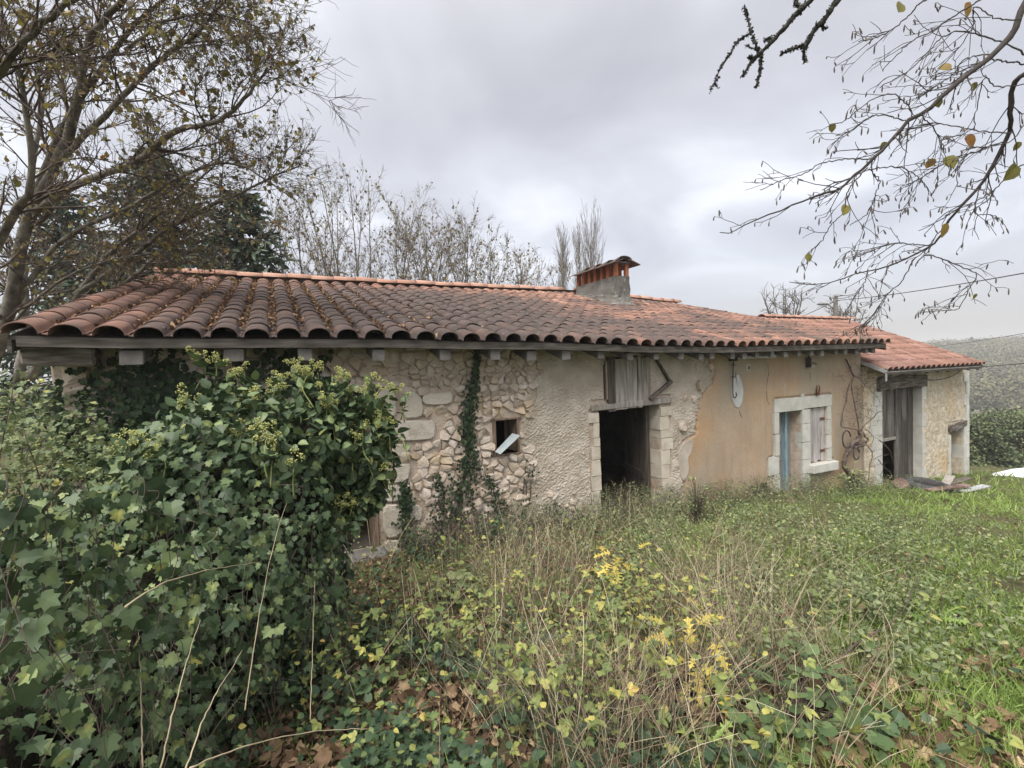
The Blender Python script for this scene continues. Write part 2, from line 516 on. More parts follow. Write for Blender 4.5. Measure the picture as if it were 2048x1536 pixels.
M_beam = mat('split_oak_beam', [(0, (.05, .042, .035)), (.5, (.14, .12, .10)), (1, (.30, .27, .24))], 4, rough=.95, bump=.8, bscale=14, stretch=(.8, 6, 6))
M_brown = mat('brown_post_wood', [(0, (.10, .065, .045)), (.5, (.19, .14, .10)), (1, (.30, .24, .18))], 3, rough=.95, bump=.5, bscale=9, stretch=(9, 9, .8))
M_tile = mat('clay_tile', [(0, (.055, .047, .044)), (.25, (.092, .070, .062)), (.5, (.150, .098, .080)), (.75, (.245, .138, .103)), (1, (.36, .225, .165))], 2.6, rough=.92, bump=.4, bscale=55, tint=.62, contrast=(.3, .72),
             layers=[(.8, .50, .57, (.085, .068, .063), .75), (5, .52, .68, (.12, .095, .088), .55), (16, .62, .74, (.40, .36, .31), .5), (60, .62, .72, (.06, .052, .05), .5)])
M_tile2 = mat('orange_clay_tile', [(0, (0.128, 0.081, 0.068)), (.35, (0.212, 0.117, 0.089)), (.7, (0.281, 0.162, 0.123)), (1, (0.348, 0.230, 0.183))], 2.2, rough=.9, bump=.3, bscale=55, tint=.5, contrast=(.3, .7),
              layers=[(.7, .53, .66, (.20, .12, .105), .7), (7, .60, .72, (.17, .115, .10), .5), (16, .66, .76, (.42, .36, .30), .4)])
M_ridge = mat('ridge_clay', [(0, (0.270, 0.150, 0.109)), (.5, (0.352, 0.203, 0.150)), (1, (0.413, 0.277, 0.217))], 3, rough=.9, bump=.3, bscale=50, tint=.5, layers=[(6, .58, .72, (.33, .29, .25), .6)])
M_lime = mat('ridge_mortar', [(0, (.34, .31, .27)), (1, (.52, .48, .42))], 7, rough=1, bump=.6, bscale=50)
M_cement = mat('grey_cement', [(0, (0.086, 0.082, 0.073)), (.5, (0.147, 0.143, 0.130)), (1, (0.203, 0.197, 0.181))], 3.2, rough=1, bump=.7, bscale=35,
               layers=[(5, .52, .66, (.17, .17, .145), .6), (9, .60, .7, (.5, .48, .42), .5)])
M_brick = mat('orange_brick', [(0, (0.288, 0.096, 0.048)), (1, (0.400, 0.160, 0.080))], 6, rough=.9, bump=.3, obj_rand=.5, layers=[(7, .58, .72, (.18, .09, .06), .5)])
M_blue = mat('faded_blue_paint', [(0, (.16, .26, .31)), (1, (.27, .40, .45))], 4, rough=.7, stretch=(6, 6, 1), layers=[(10, .6, .72, (.30, .28, .25), .5)])
M_greydoor = mat('grey_painted_board', [(0, (.17, .17, .165)), (1, (.28, .275, .265))], 3, rough=.8, stretch=(5, 5, 1), bump=.2, bscale=12)
M_shut = mat('silver_shutter_wood', [(0, (.26, .24, .23)), (.5, (.42, .40, .385)), (1, (.55, .53, .51))], 3, rough=.9, bump=.5, bscale=10, stretch=(10, 10, .7), obj_rand=.4,
             layers=[(2.5, .56, .7, (.17, .14, .125), .6, (5, 5, 1))])
M_iron = mat('black_iron', [(0, (.02, .02, .022)), (1, (.07, .06, .055))], 20, rough=.7, spec=.4)
M_rust = mat('rusty_iron', [(0, (.07, .03, .02)), (1, (.19, .08, .045))], 18, rough=.9, bump=.3)
M_zinc = mat('zinc_metal', [(0, (.40, .42, .43)), (1, (.58, .60, .61))], 6, rough=.45, metal=.5)
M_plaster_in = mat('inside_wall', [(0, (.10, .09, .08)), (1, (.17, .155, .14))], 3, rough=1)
M_lining = mat('dark_lining', [(0, (.035, .03, .027)), (1, (.07, .06, .052))], 3, rough=1)  # near-black tone for inside floors, linings and the shutter back

# ---- the ground: one sheet, out to the far hillside
GX = [-60, -8, -2, 1.2, 4.2, 8.2, 11.1, 15.9, 17.2, 19, 22, 42, 80, 200, 425, 700, 1500]
GZ = [1.2, .35, .2, .12, .03, -.25, -.55, -.9, -1.1, -2.3, -2.8, -5.1, -9.5, -18.5, -1.0, 3, 3]
def ground_z(x, y):
    x = np.asarray(x, float); y = np.asarray(y, float)
    z = np.interp(x, GX, GZ)
    k = np.interp(x, [-4, 9, 16, 19, 30], [1, .9, .55, .25, 0])
    z = z + k * .098 * np.clip(-y, 0, 9)
    far = np.clip((x - 30) / 60, 0, 1)
    near = 1 - far
    z = z + near * .035 * (np.sin(1.9 * x + .6 * y) * np.cos(1.3 * y - .5 * x) + .6 * np.sin(3.7 * x + 1.1) * np.sin(3.1 * y + .4)) * np.clip((-y) / .8, 0, 1)
    z = z + far * 1.5 * np.sin(x * .021 + y * .013) * np.cos(y * .017 + .4)
    return z
gx = np.concatenate([np.linspace(-1500, -80, 12), np.linspace(-70, -8, 20), np.arange(-7.8, 24, .2), np.linspace(24.5, 60, 40), np.linspace(64, 480, 60), np.linspace(520, 1500, 12)])
gy = np.concatenate([np.linspace(-1500, -60, 12), np.linspace(-50, -9.5, 20), np.arange(-9.2, 2.2, .2), np.linspace(2.6, 30, 30), np.linspace(34, 330, 40), np.linspace(380, 1500, 12)])
X, Y = np.meshgrid(gx, gy, indexing='ij')
V = np.stack([X, Y, ground_z(X, Y)], -1).reshape(-1, 3)
i, j = np.meshgrid(np.arange(len(gx) - 1), np.arange(len(gy) - 1), indexing='ij')
q = (i * len(gy) + j).ravel()
M_ground = mat("earth_and_litter", [(0, (.045, .036, .02)), (.4, (.075, .062, .034)), (.7, (.085, .088, .036)), (1, (.12, .10, .055))], 1.4, rough=1, bump=.8, bscale=30,
               layers=[(.35, .45, .6, (.06, .075, .025), .6), (12, .58, .7, (.14, .09, .05), .5)])
ground = MB().add(V, np.stack([q, q + len(gy), q + len(gy) + 1, q + 1], 1)).build('ground', M_ground, smooth=True, kind='structure')
ground['label'] = 'uneven ground falling away towards a far hillside'

# ================================================================= the farmhouse
EX = [-1.9, -1.17, .26, 1.1, 1.96, 3.1, 4.75, 6.46, 8.47, 11.2]
EZ = [2.640, 2.615, 2.606, 2.598, 2.570, 2.553, 2.490, 2.460, 2.474, 2.493]
YE, YR = -.52, 5.04
def eave(x): return np.interp(x, EX, EZ)
def ridge(x): return np.interp(x, [-1.9, 3, 7.5, 9.4, 11.2], [4.10, 4.11, 4.15, 4.03, 3.95])
def roofz(x, y): return eave(x) + (ridge(x) - eave(x)) * (y - YE) / (YR - YE)
XL, XR = -1.90, 11.12
house = thing('farmhouse', 'long low abandoned stone farmhouse under a brown clay tile roof', 'farmhouse', (4.6, 0, -.1))
HX0, HX1, TH = -1.72, 11.1, .42
def cells_wall(xs, zs, opens, y0, y1, top=None):
    """a wall of cells between two planes, open where an opening lies, with its reveals"""
    mb = MB()
    xs, zs = sorted(set(xs)), sorted(set(zs))
    solid = {}
    for i in range(len(xs) - 1):
        for k in range(len(zs) - 1):
            cx, cz = (xs[i] + xs[i + 1]) / 2, (zs[k] + zs[k + 1]) / 2
            solid[i, k] = not any(a < cx < b and c < cz < d for a, b, c, d in opens)
    nz_ = len(zs) - 1
    def z(i, k): return zs[k] if k < nz_ or top is None else float(top(xs[i]))
    for (i, k), s_ in solid.items():
        if not s_: continue
        a, b = xs[i], xs[i + 1]
        c00, c10, c11, c01 = z(i, k), z(i + 1, k), z(i + 1, k + 1), z(i, k + 1)
        mb.add([(a, y0, c00), (b, y0, c10), (b, y0, c11), (a, y0, c01)], [(0, 1, 2, 3)])
        mb.add([(a, y1, c00), (b, y1, c10), (b, y1, c11), (a, y1, c01)], [(3, 2, 1, 0)])
        for (di, dk, e) in ((-1, 0, [(a, c00), (a, c01)]), (1, 0, [(b, c10), (b, c11)]), (0, -1, [(a, c00), (b, c10)]), (0, 1, [(a, c01), (b, c11)])):
            if not solid.get((i + di, k + dk), False):
                (p0, q0), (p1, q1) = e
                mb.add([(p0, y0, q0), (p1, y0, q1), (p1, y1, q1), (p0, y1, q0)], [(0, 1, 2, 3)])
    return mb
D0 = (.22, 1.0, .22, 1.95)                     # doorway behind the ivy
W0 = (2.51, 2.865, 1.115, 1.56)                # small window
D1 = (4.20, 5.40, -.1, 1.60)                   # stable door
H1 = (4.42, 5.16, 1.72, 2.36)                  # hay hatch over it
D2 = (8.30, 9.01, -.5, 1.25)                   # house door
W1 = (9.26, 9.82, .165, 1.27)                  # its window
OPEN = [D0, W0, D1, H1, D2, W1]
xs = [HX0, HX1] + list(np.linspace(HX0, HX1, 14)) + [v for o in OPEN for v in o[:2]]
zs = [-1.2, 9.0] + [v for o in OPEN for v in o[2:]]
wall = cells_wall(xs, zs, OPEN, 0.0, TH, lambda x: roofz(x, .05) - .075).build('front_wall', M_mortar, house)
side = MB()
for (xa, xb, M_) in ((HX0, HX0 + TH, 0), (HX1 - TH, HX1, 0)):
    V = []
    for x_ in (xa, xb):
        V += [(x_, TH, -1.2), (x_, 9.6, -1.2), (x_, 9.6, 2.5), (x_, YR, float(ridge(x_)) - .1), (x_, TH, float(roofz(x_, TH)) - .08)]
    side.add(V, [(0, 1, 2, 3, 4), (9, 8, 7, 6, 5), (0, 5, 6, 1), (1, 6, 7, 2), (2, 7, 8, 3), (3, 8, 9, 4), (4, 9, 5, 0)])
side.build('gable_wall', M_mortar, house)
bk = MB().box(HX0 + TH, HX1 - TH, 9.2, 9.6, -1.2, 2.5).build('rear_wall', M_mortar, house)
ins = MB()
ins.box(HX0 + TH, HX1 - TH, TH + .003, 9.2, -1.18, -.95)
ins.build('inside_floor', M_lining, house)
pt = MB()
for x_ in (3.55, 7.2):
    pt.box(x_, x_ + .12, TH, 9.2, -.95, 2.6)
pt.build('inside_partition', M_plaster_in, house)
lin = MB().box(HX0 + TH, HX1 - TH, TH, 9.2, 2.56, 2.6).build('loft_floor', M_lining, house)

# ---- rubble: cells of a jittered field, each stone a body of its own
def clip(poly, n, d):
    o = []
    for k in range(len(poly)):
        a, b = poly[k - 1], poly[k]
        da, db = a @ n - d, b @ n - d
        if (da <= 0) != (db <= 0): o.append(a + (b - a) * (da / (da - db)))
        if db <= 0: o.append(b)
    return o
def stone_field(x0, x1, z0, z1, dx, dz, g, keep):
    P = []
    z, r = z0 + dz / 2, 0
    while z < z1:
        x = x0 + dx * (.25 + .5 * (r % 2))
        hh = dz * g.uniform(.62, 1.5)
        while x < x1:
            wd = dx * g.uniform(.5, 1.75) * (.6 + .4 * hh / dz)
            P.append((x + wd / 2 + g.normal(0, dx * .06), z + g.normal(0, dz * .14)))
            x += wd
        z += hh; r += 1
    P = np.array(P); out_ = []
    for k, p in enumerate(P):
        if not keep(*p): continue
        d2 = ((P - p) ** 2).sum(1); nb = np.argsort(d2)[1:17]
        poly = [p + np.array(c) * (dx * 1.1) for c in ((-1, -1), (1, -1), (1, 1), (-1, 1))]
        for q in nb:
            n = P[q] - p
            poly = clip(poly, n, n @ (P[q] + p) / 2)
            if len(poly) < 3: break
        if len(poly) >= 3: out_.append(np.array(poly))
    return out_
def chaikin(p):
    a = np.roll(p, -1, 0)
    return np.stack([p * .78 + a * .22, p * .22 + a * .78], 1).reshape(-1, 2)
def stone(poly, g, name='stone', parent=None, m=None, gap=.006, h=None, y=0.0, flat=.70, rnd=True, jit=.004, into=None):
    c = poly.mean(0)
    r_ = np.linalg.norm(poly - c, axis=1).mean()
    s = max(.55, 1 - gap / r_) * (g.uniform(.86, 1.05) if rnd else 1)
    p = c + (poly - c) * s
    if rnd:
        p = p + g.normal(0, .009, p.shape)
        a_ = np.roll(p, -1, 0)
        p = np.stack([p * .84 + a_ * .16, p * .16 + a_ * .84], 1).reshape(-1, 2)
    n = len(p)
    h = h if h is not None else g.uniform(.018, .055)
    cs = c + (g.normal(0, .16, 2) * r_ if rnd else 0)
    tl = g.normal(0, .30, 2) if rnd else (0, 0)
    fl = flat * g.uniform(1.0, 1.3) if rnd else flat
    sd = g.uniform(0, 50)
    def ring(f_, yy, nz_=True):
        q = cs + (p - cs) * f_
        yv = np.full(n, yy)
        if rnd and nz_:
            yv = yv + (q - c) @ np.array(tl) + np.array([.011 * mnoise.noise(Vector((a * 16, sd, b * 16))) + .006 * mnoise.noise(Vector((a * 45, sd, b * 45))) for a, b in q])
            yv = np.minimum(yv, y - .004)
        return np.c_[q[:, 0], yv, q[:, 1]]
    if rnd:
        V = np.concatenate([np.c_[p[:, 0], np.full(n, y + .02), p[:, 1]], ring(1.0, y - h * .35), ring((1 + fl) / 2, y - h * .85), ring(fl * .6, y - h), [[cs[0], y - h * 1.03 , cs[1]]]])
        nr_ = 4
    else:
        V = np.concatenate([np.c_[p[:, 0], np.full(n, y + .02), p[:, 1]], np.c_[p[:, 0], np.full(n, y - h + .006), p[:, 1]], ring(flat, y - h), [[c[0], y - h, c[1]]]])
        nr_ = 3
    F = []
    for a in range(nr_ - 1):
        for k in range(n):
            k2 = (k + 1) % n
            F.append((a * n + k, a * n + k2, (a + 1) * n + k2, (a + 1) * n + k))
    for k in range(n): F.append(((nr_ - 1) * n + k, (nr_ - 1) * n + (k + 1) % n, nr_ * n))
    if into is not None: return into.add(V, F, g.random())
    return MB().add(V, F, g.random()).build(name, m or M_stone, parent, smooth=False)

def px_poly(pts, y=0.0):
    return np.array([XZ(a, b, y) for a, b in pts])
QUO = [[(747, 777), (790, 778), (791, 840), (752, 840)], [(803, 785), (829, 784), (841, 795), (845, 817), (843, 835), (802, 837)],
       [(753, 843), (862, 839), (869, 846), (868, 872), (857, 879), (775, 882), (756, 880)], [(758, 889), (812, 887), (819, 893), (815, 902), (795, 914), (760, 922)],
       [(762, 932), (817, 926), (820, 934), (814, 962), (764, 968)], [(762, 972), (800, 966), (803, 1000), (764, 1004)],
       [(764, 1008), (800, 1006), (806, 1040), (803, 1072), (766, 1076)], [(817, 1010), (842, 1008), (843, 1038), (819, 1042)],
       [(845, 787), (900, 784), (904, 790), (902, 808), (850, 810), (842, 802)], [(741, 762), (798, 761), (800, 774), (745, 774)],
       [(768, 1080), (800, 1078), (812, 1098), (770, 1112)]]
QUO = [px_poly(p) for p in QUO]
def in_poly(x, z, P, grow_=0.0):
    c = P.mean(0)
    Q = c + (P - c) * (1 + grow_)
    ins_ = False
    for k in range(len(Q)):
        (x0, z0), (x1, z1) = Q[k - 1], Q[k]
        if (z0 > z) != (z1 > z) and x < (x1 - x0) * (z - z0) / (z1 - z0) + x0: ins_ = not ins_
    return ins_
def rough_left(z): return np.interp(z, [-.2, .4, .75, 1.05, 1.35, 1.62, 1.75, 2.2, 2.6], [2.6, 2.72, 2.95, 3.05, 2.92, 2.95, 3.1, 3.18, 3.05]) + .05 * math.sin(9 * z)
def keep_stone(x, z):
    if z > roofz(x, .0) - .12: return False
    for (a, b, c, d) in (D0, W0):
        if a - .08 < x < b + .07 and c - .06 < z < d + .07: return False
    if any(in_poly(x, z, P, .38) for P in QUO): return False
    if x < .2 and z < .9: return False
    return x < rough_left(z) + .05 and x > HX0 + .06
g = np.random.default_rng(11)
field_ = stone_field(1.0, 3.45, .05, 2.75, .118, .086, g, keep_stone)
area = np.array([abs(np.cross(p - p[0], np.roll(p, -1, 0) - p[0]).sum()) / 2 for p in field_])
big_ = set(np.argsort(-area)[:232].tolist())
small = MB()
for k, poly in enumerate(field_):
    stone(poly, g, parent=wall, gap=.003, into=None if k in big_ else small)
small.build('small_stones', M_stone, wall, kind='stuff')
# stones showing through the worn foot of the roughcast
for k in range(34):
    x_, z_ = g.uniform(2.55, 4.0), .08 + .75 * g.random() ** 1.6
    if x_ > 3.2 and z_ > .5: continue
    r_ = g.uniform(.03, .075); th = np.sort(g.uniform(0, 2 * math.pi, 7))
    stone(np.c_[x_ + r_ * 1.2 * np.cos(th), z_ + r_ * .8 * np.sin(th)], g, parent=wall, gap=0, h=g.uniform(.03, .05))
# small pinning stones pressed into the joints
fill = MB()
for k in range(620):
    x_, z_ = g.uniform(1.0, 3.3), g.uniform(.0, 2.6)
    if not keep_stone(x_, z_): continue
    n_ = 6; r_ = g.uniform(.012, .034); th = np.sort(g.uniform(0, 2 * math.pi, n_)); hh = g.uniform(.006, .022)
    p = np.c_[x_ + r_ * 1.3 * np.cos(th), z_ + r_ * np.sin(th)]
    V = np.concatenate([np.c_[p[:, 0], np.full(n_, .01), p[:, 1]], np.c_[x_ + (p[:, 0] - x_) * .7, -hh + g.normal(0, .004, n_), z_ + (p[:, 1] - z_) * .7]])
    fill.add(V, [(q, (q + 1) % n_, n_ + (q + 1) % n_, n_ + q) for q in range(n_)] + [tuple(range(n_, 2 * n_))])
fill.build('pinning_stones', M_stone, wall, kind='stuff')
for poly in stone_field(HX0, 1.0, 1.1, 2.8, .20, .14, g, keep_stone):
    stone(poly, g, parent=wall, h=.04)
for k, P in enumerate(QUO):
    o = stone(chaikin(P), g, 'dressed_stone', wall, M_quoin, gap=.004, h=.045, flat=.93, rnd=False)

# ---- plaster coats: fine grids with real relief
def relief(x0, x1, z0, z1, st, inside, depth, y0):
    nx, nz_ = int((x1 - x0) / st) + 1, int((z1 - z0) / st) + 1
    xs_, zs_ = np.linspace(x0, x1, nx), np.linspace(z0, z1, nz_)
    ok = np.zeros((nx, nz_), bool); D = np.zeros((nx, nz_))
    for a, x in enumerate(xs_):
        for b, z in enumerate(zs_):
            if inside(x, z):
                ok[a, b] = True; D[a, b] = depth(x, z)
    # the rim of the coat turns back to the wall
    p = np.pad(ok, 1)
    full = p[:-2, 1:-1] & p[2:, 1:-1] & p[1:-1, :-2] & p[1:-1, 2:]
    Yv = np.where(full, y0 - D, .004)
    X_, Z_ = np.meshgrid(xs_, zs_, indexing='ij')
    V = np.stack([X_, Yv, Z_], -1).reshape(-1, 3)
    a, b = np.meshgrid(np.arange(nx - 1), np.arange(nz_ - 1), indexing='ij')
    m_ = ok[:-1, :-1] & ok[1:, :-1] & ok[:-1, 1:] & ok[1:, 1:]
    q = (a * nz_ + b)[m_]
    return MB().add(V, np.stack([q, q + nz_, q + nz_ + 1, q + 1], 1))
OCL = [(1411, 700), (1411, 722), (1429, 748), (1418, 768), (1401, 788), (1391, 825), (1387, 867), (1366, 879), (1364, 905), (1372, 933), (1366, 957), (1362, 1000), (1360, 1060)]
OCL = px_poly(OCL)
def ochre_left(z): return np.interp(-z, -OCL[:, 1], OCL[:, 0]) + .02 * math.sin(31 * z) + .015 * math.sin(57 * z + 1)
nz3 = lambda x, y, z: mnoise.noise(Vector((x, y, z)))
def free(x, z, m_=0.0, ops=OPEN):
    return not any(a - m_ < x < b + m_ and c - m_ < z < d + m_ for a, b, c, d in ops)
J1 = px_poly([(1160, 822), (1320, 822), (1170, 1010), (1345, 1010)])
def in_rough(x, z):
    if not (rough_left(z) + .16 * nz3(x * 3.5, 0, z * 3.5) + .07 * nz3(x * 11, 3, z * 11) < x < ochre_left(z) - .005): return False
    if z > roofz(x, 0) - .09: return False
    if D1[0] - .17 < x < D1[1] + .20 and z < 1.60: return False
    if D1[0] - .12 < x < D1[1] + .2 and 1.55 < z < 1.73: return False
    if H1[0] - .1 < x < H1[1] + .02 and 1.7 < z < 2.38: return False
    return free(x, z, .03)
def d_rough(x, z):
    a = 7 * x + 2 * z
    v = .008 * nz3(x * 6, 1, z * 6) + .018 * (abs(nz3(x * 17 + z * 9, 4, z * 25 - x * 12)) - .2) + .011 * nz3(x * 34 + z * 8, 6, z * 40 - x * 10) + .010 * nz3(x * 2.1, 7, z * 2.1)
    if x > 5.6: v += .035 * max(0, nz3(x * 4.2, 9, z * 4.2)) ** 1
    return .02 + v
relief(2.5, 6.7, -.15, 2.75, .0135, in_rough, d_rough, 0).build('roughcast', M_rough, wall)
FR = px_poly([(1529, 801), (1660, 787), (1660, 940), (1529, 1000)])
def in_ochre(x, z):
    if not (ochre_left(z) < x < HX1 - .002): return False
    if z > roofz(x, 0) - .09: return False
    # stone frame of door and window
    if 8.185 < x < 9.96 and 1.23 < z < 1.50: return False
    if D2[0] - .13 - (.17 if -.05 < z < .42 else 0) - .04 * nz3(3, 2, z * 6) < x < 9.30 and z < 1.3: return False
    if 9.0 < x < 9.955 and .16 < z < 1.3: return False
    if 9.22 < x < 10.03 and -.03 < z < .19: return False
    return z > -.62 + .05 * nz3(x * 6, 3, 1)
def d_ochre(x, z): return .026 + .006 * nz3(x * 1.7, 2, z * 1.7) + .0025 * nz3(x * 21, 5, z * 21)
relief(5.9, HX1, -.8, 2.75, .028, in_ochre, d_ochre, 0).build('ochre_plaster', M_ochre, wall, smooth=True)
pp = px_poly([(1468, 735), (1466, 752), (1474, 748), (1480, 762), (1484, 785), (1481, 806), (1474, 817), (1466, 812), (1460, 795), (1461, 772)])
stone(chaikin(pp), g, 'cement_patch', wall, M_patch, gap=0, h=.036, rnd=False, flat=.96)
pp = px_poly([(1366, 882), (1385, 874), (1380, 905), (1372, 915), (1376, 940), (1368, 962), (1358, 955), (1352, 905)])
stone(chaikin(pp), g, 'cement_patch', wall, M_rough, gap=0, h=.036, rnd=False, flat=.93)
for a, b, r_ in ((1398, 772, 13), (1367, 795, 9), (1384, 798, 8), (1362, 850, 15), (1420, 735, 9)):
    th = np.linspace(0, 2 * math.pi, 9)[:-1]
    stone(px_poly([(a + r_ * math.cos(q) * .7, b + r_ * math.sin(q)) for q in th]), g, 'stone', wall, M_stone, gap=0, h=.06, flat=.6)

# ---- small window: weathered frame; the loose pane is a thing of its own
wf = MB()
for bx in ((W0[0] - .015, W0[0] + .03, W0[2], W0[3]), (W0[1] - .012, W0[1] + .02, W0[2], W0[3]), (W0[0] - .05, W0[1] + .12, W0[3], W0[3] + .025), (W0[0] - .05, W0[1] + .04, W0[2] - .025, W0[2])):
    wf.box(bx[0], bx[1], -.02, .30, bx[2], bx[3], bev=.004)
wf.build('window_frame', M_brown, house)

# ---- stable door: stone jambs, oak lintel, board leaf swung inwards
LJ = [(822, 852, 1171), (852, 883, 1162), (883, 900, 1175), (900, 930, 1168), (930, 962, 1176), (962, 1014, 1176)]
g2 = np.random.default_rng(5)
zz = [1.55, 1.40, 1.18, 1.05, .86, .62, .40, .20, -.1]
for k in range(len(zz) - 1):
    wl = g2.uniform(.10, .21); wr = g2.uniform(.13, .25)
    t_ = .006
    block(D1[0] - wl, D1[0] + g2.uniform(-.01, .012), -.030, TH - .02, zz[k + 1] + .0045, zz[k] - .0045, 'jamb_stone', M_jamb, wall)
    block(D1[1] + g2.uniform(-.012, .01), D1[1] + wr, -.030, .22, zz[k + 1] + .0045, zz[k] - .0045, 'jamb_stone', M_jamb, wall)
a, b = on_y(1178, 828, -.05), on_y(1332, 806, -.05)
lt = MB().hexa([(4.06, -.055, 1.575), (4.06, .16, 1.575), (4.06, -.055, 1.665), (4.06, .16, 1.665),
                (5.62, -.055, 1.60), (5.62, .16, 1.60), (5.62, -.055, 1.70), (5.62, .16, 1.70)], bev=.012)
lt.build('lintel', M_wood, wall)
dl = MB().box(5.30, 5.36, .20, .26, -.1, 1.6).build('door', M_dark, house)
hx, hy, an = 5.355, .26, math.radians(100)
cs_, sn_ = math.cos(an), math.sin(an)
for k in range(6):
    u0, u1 = .0 + k * .16, .155 + k * .16
    def P2(u, n_): return (hx - u * cs_ * -1 * .0 - (1 - 0) * 0 + u * (-.17), hy + u * .985 + 0 * n_)
    V = []
    for u in (u0, u1):
        for n_ in (0.0, .03):
            for z_ in (-.05 - .02 * (k % 2), 1.56 - .02 * ((k * 3) % 2)):
                p = (hx + u * .34 - n_, hy + u * .94)
                V.append((p[0], p[1], z_))
    MB().hexa(V, bev=.004).build('plank', M_dark, dl)
for z_ in (.35, 1.25):
    MB().hexa([(hx - .03 + u * .34 - n_, hy + u * .94, zq) for u in (.02, .94) for n_ in (.002, .03) for zq in (z_, z_ + .1)]).build('batten', M_dark, dl)
# a rake leaning in the dark of the doorway
# ---- hay hatch: five boards of uneven width
hx0 = MB().box(H1[0] - .09, H1[0] - .0, -.045, .05, 1.73, 2.30, bev=.006).build('hatch_post', M_wood, house)
MB().box(H1[0] - .105, H1[0] - .092, -.05, .04, 1.73, 2.24, bev=.003).build('hatch_strip', M_brown, house)
hb = MB().box(H1[0] + .02, H1[1] - .02, .012, .04, 1.85, 1.93).build('hatch_door', M_dark, house)
hpx = [(1217, 1233, 824, 717), (1232, 1255.5, 819, 717), (1256, 1277, 817, 717), (1277.5, 1285, 814, 717), (1285.5, 1300, 812, 717)]
for k, (a, b, c, d) in enumerate(hpx):
    xa, za = XZ(a, c, -.05); xb, zb = XZ(b, c, -.05)
    yy = -.052 + .006 * (k % 3)
    MB().hexa([(x_, y_, z_) for x_ in (xa + .003, xb - .003) for y_ in (yy, yy + .03) for z_ in (za - .01 * (k % 2), 2.36 - .015 * ((k * 2) % 3))], bev=.003).build('plank', M_dark if k == 0 else M_wood, hb)
st = MB().hexa([(x_, y_, z_) for (x_, z_) in ((0, 0),) for y_ in (0,) for _ in range(8) for z_ in (0,)][:0] or
               [(5.18 + dx_ + c_, y_, z_ ) for (dx_, z_, c_) in () for y_ in ()] or
               [tuple(p) for p in [(5.16, -.10, 1.665), (5.16, -.04, 1.665), (5.13, -.10, 1.71), (5.13, -.04, 1.71), (5.62, -.10, 1.93), (5.62, -.04, 1.93), (5.58, -.10, 1.975), (5.58, -.04, 1.975)]], bev=.006)
st.build('strut', M_dark, house)
MB().hexa([(5.27, -.08, 2.33), (5.27, -.03, 2.33), (5.27, -.08, 2.37), (5.27, -.03, 2.37), (5.545, -.08, 1.95), (5.545, -.03, 1.95), (5.58, -.08, 1.975), (5.58, -.03, 1.975)], bev=.004).build('strut', M_dark, house)

# ---- house door and window in one pale stone frame
fr = MB().box(8.18, 9.07, -.040, .20, 1.252, 1.495, bev=.005).build('door_surround', M_quoin2, house)
def blk(x0, x1, z0, z1, y0=-.036, y1=.22, nm='frame_stone'): return block(x0, x1, y0, y1, z0 + .0028, z1 - .0028, nm, M_quoin2, fr, .002, .003)
blk(9.076, 9.975, 1.27, 1.497); blk(8.985, 9.07, 1.496, 1.56, -.04, .1, 'chip')
for z0, z1, wd in ((.86, 1.25, .13), (.45, .855, .12), (.10, .445, .30), (-.22, .095, .13), (-.55, -.225, .12)):
    blk(8.30 - wd, 8.30, z0, z1, -.045 + .01 * (wd > .2))
for z0, z1 in ((.98, 1.25), (.62, .975), (.28, .615), (.0, .275), (-.27, -.005), (-.62, -.275)):
    blk(9.012, 9.258, z0, z1 - (.0 if z1 < 1.2 else 0))
for z0, z1 in ((1.0, 1.267), (.70, .995), (.42, .695), (.165, .415)):
    blk(9.823, 9.955, z0, z1)
sill = MB().hexa([(9.20, -.13, .0), (9.20, .15, .0), (9.20, -.13, .16), (9.20, .15, .163), (10.03, -.13, -.015), (10.03, .15, -.015), (10.03, -.13, .158), (10.03, .15, .162)], bev=.006).build('sill', M_quoin2, fr)
dd = MB().box(8.30, 8.74, .20, .24, -.5, 1.25).build('door', M_greydoor, house)
for z0 in (.98, .62, .28, -.1):
    MB().box(8.32, 8.70, .18, .199, z0, z0 + .03, bev=.004).build('rail', M_greydoor, dd)
for z0, z1 in ((1.02, 1.22), (.66, .96), (.32, .60), (-.06, .26)):
    MB().box(8.36, 8.66, .192, .199, z0, z1, bev=.004).build('door_panel', M_plaster_in, dd)
MB().box(8.742, 8.80, .13, .24, -.5, 1.25, bev=.006).build('door_frame', M_blue, dd)
MB().box(8.802, 8.86, .17, .24, -.5, 1.25, bev=.006).build('door_frame', M_blue, dd)
MB().box(8.862, 9.01, .21, .24, -.5, 1.25).build('side_board', M_greydoor, dd)
sh = MB().box(9.28, 9.80, .055, .07, .2, 1.26).build('shutter', M_lining, house)
xa = 9.275
for k, wd in enumerate((.10, .085, .12, .10, .13)):
    z0 = (.24, .19, .17, .2, .175)[k]
    MB().box(xa + .003, xa + wd - .003, .02 + .006 * (k % 2), .05, z0, 1.255 - .01 * (k % 2), bev=.003).build('plank', M_shut, sh)
    xa += wd
for z_ in (1.0, .36):
    MB().box(9.66, 9.80, .005, .018, z_, z_ + .05, bev=.003).build('hinge', M_rust, sh)

# ---- doorway behind the ivy: brown post and a worn step
MB().box(.93, .998, -.03, .28, .2, 1.95, bev=.01).build('door_post', M_brown, house)
MB().box(.15, 1.05, -.03, .3, 1.96, 2.1, bev=.015).build('lintel', M_beam, house)
MB().box(.18, 1.05, -.28, .02, .05, .215, bev=.03).build('doorstep', M_cement, house)
MB().box(D0[0] + .002, D0[1] - .002, .004, TH, D0[2] + .001, D0[2] + .012).build('dark_sill_sheet', M_lining, house)  # dark sheet over the sill; the doorway's shade is put into its colour

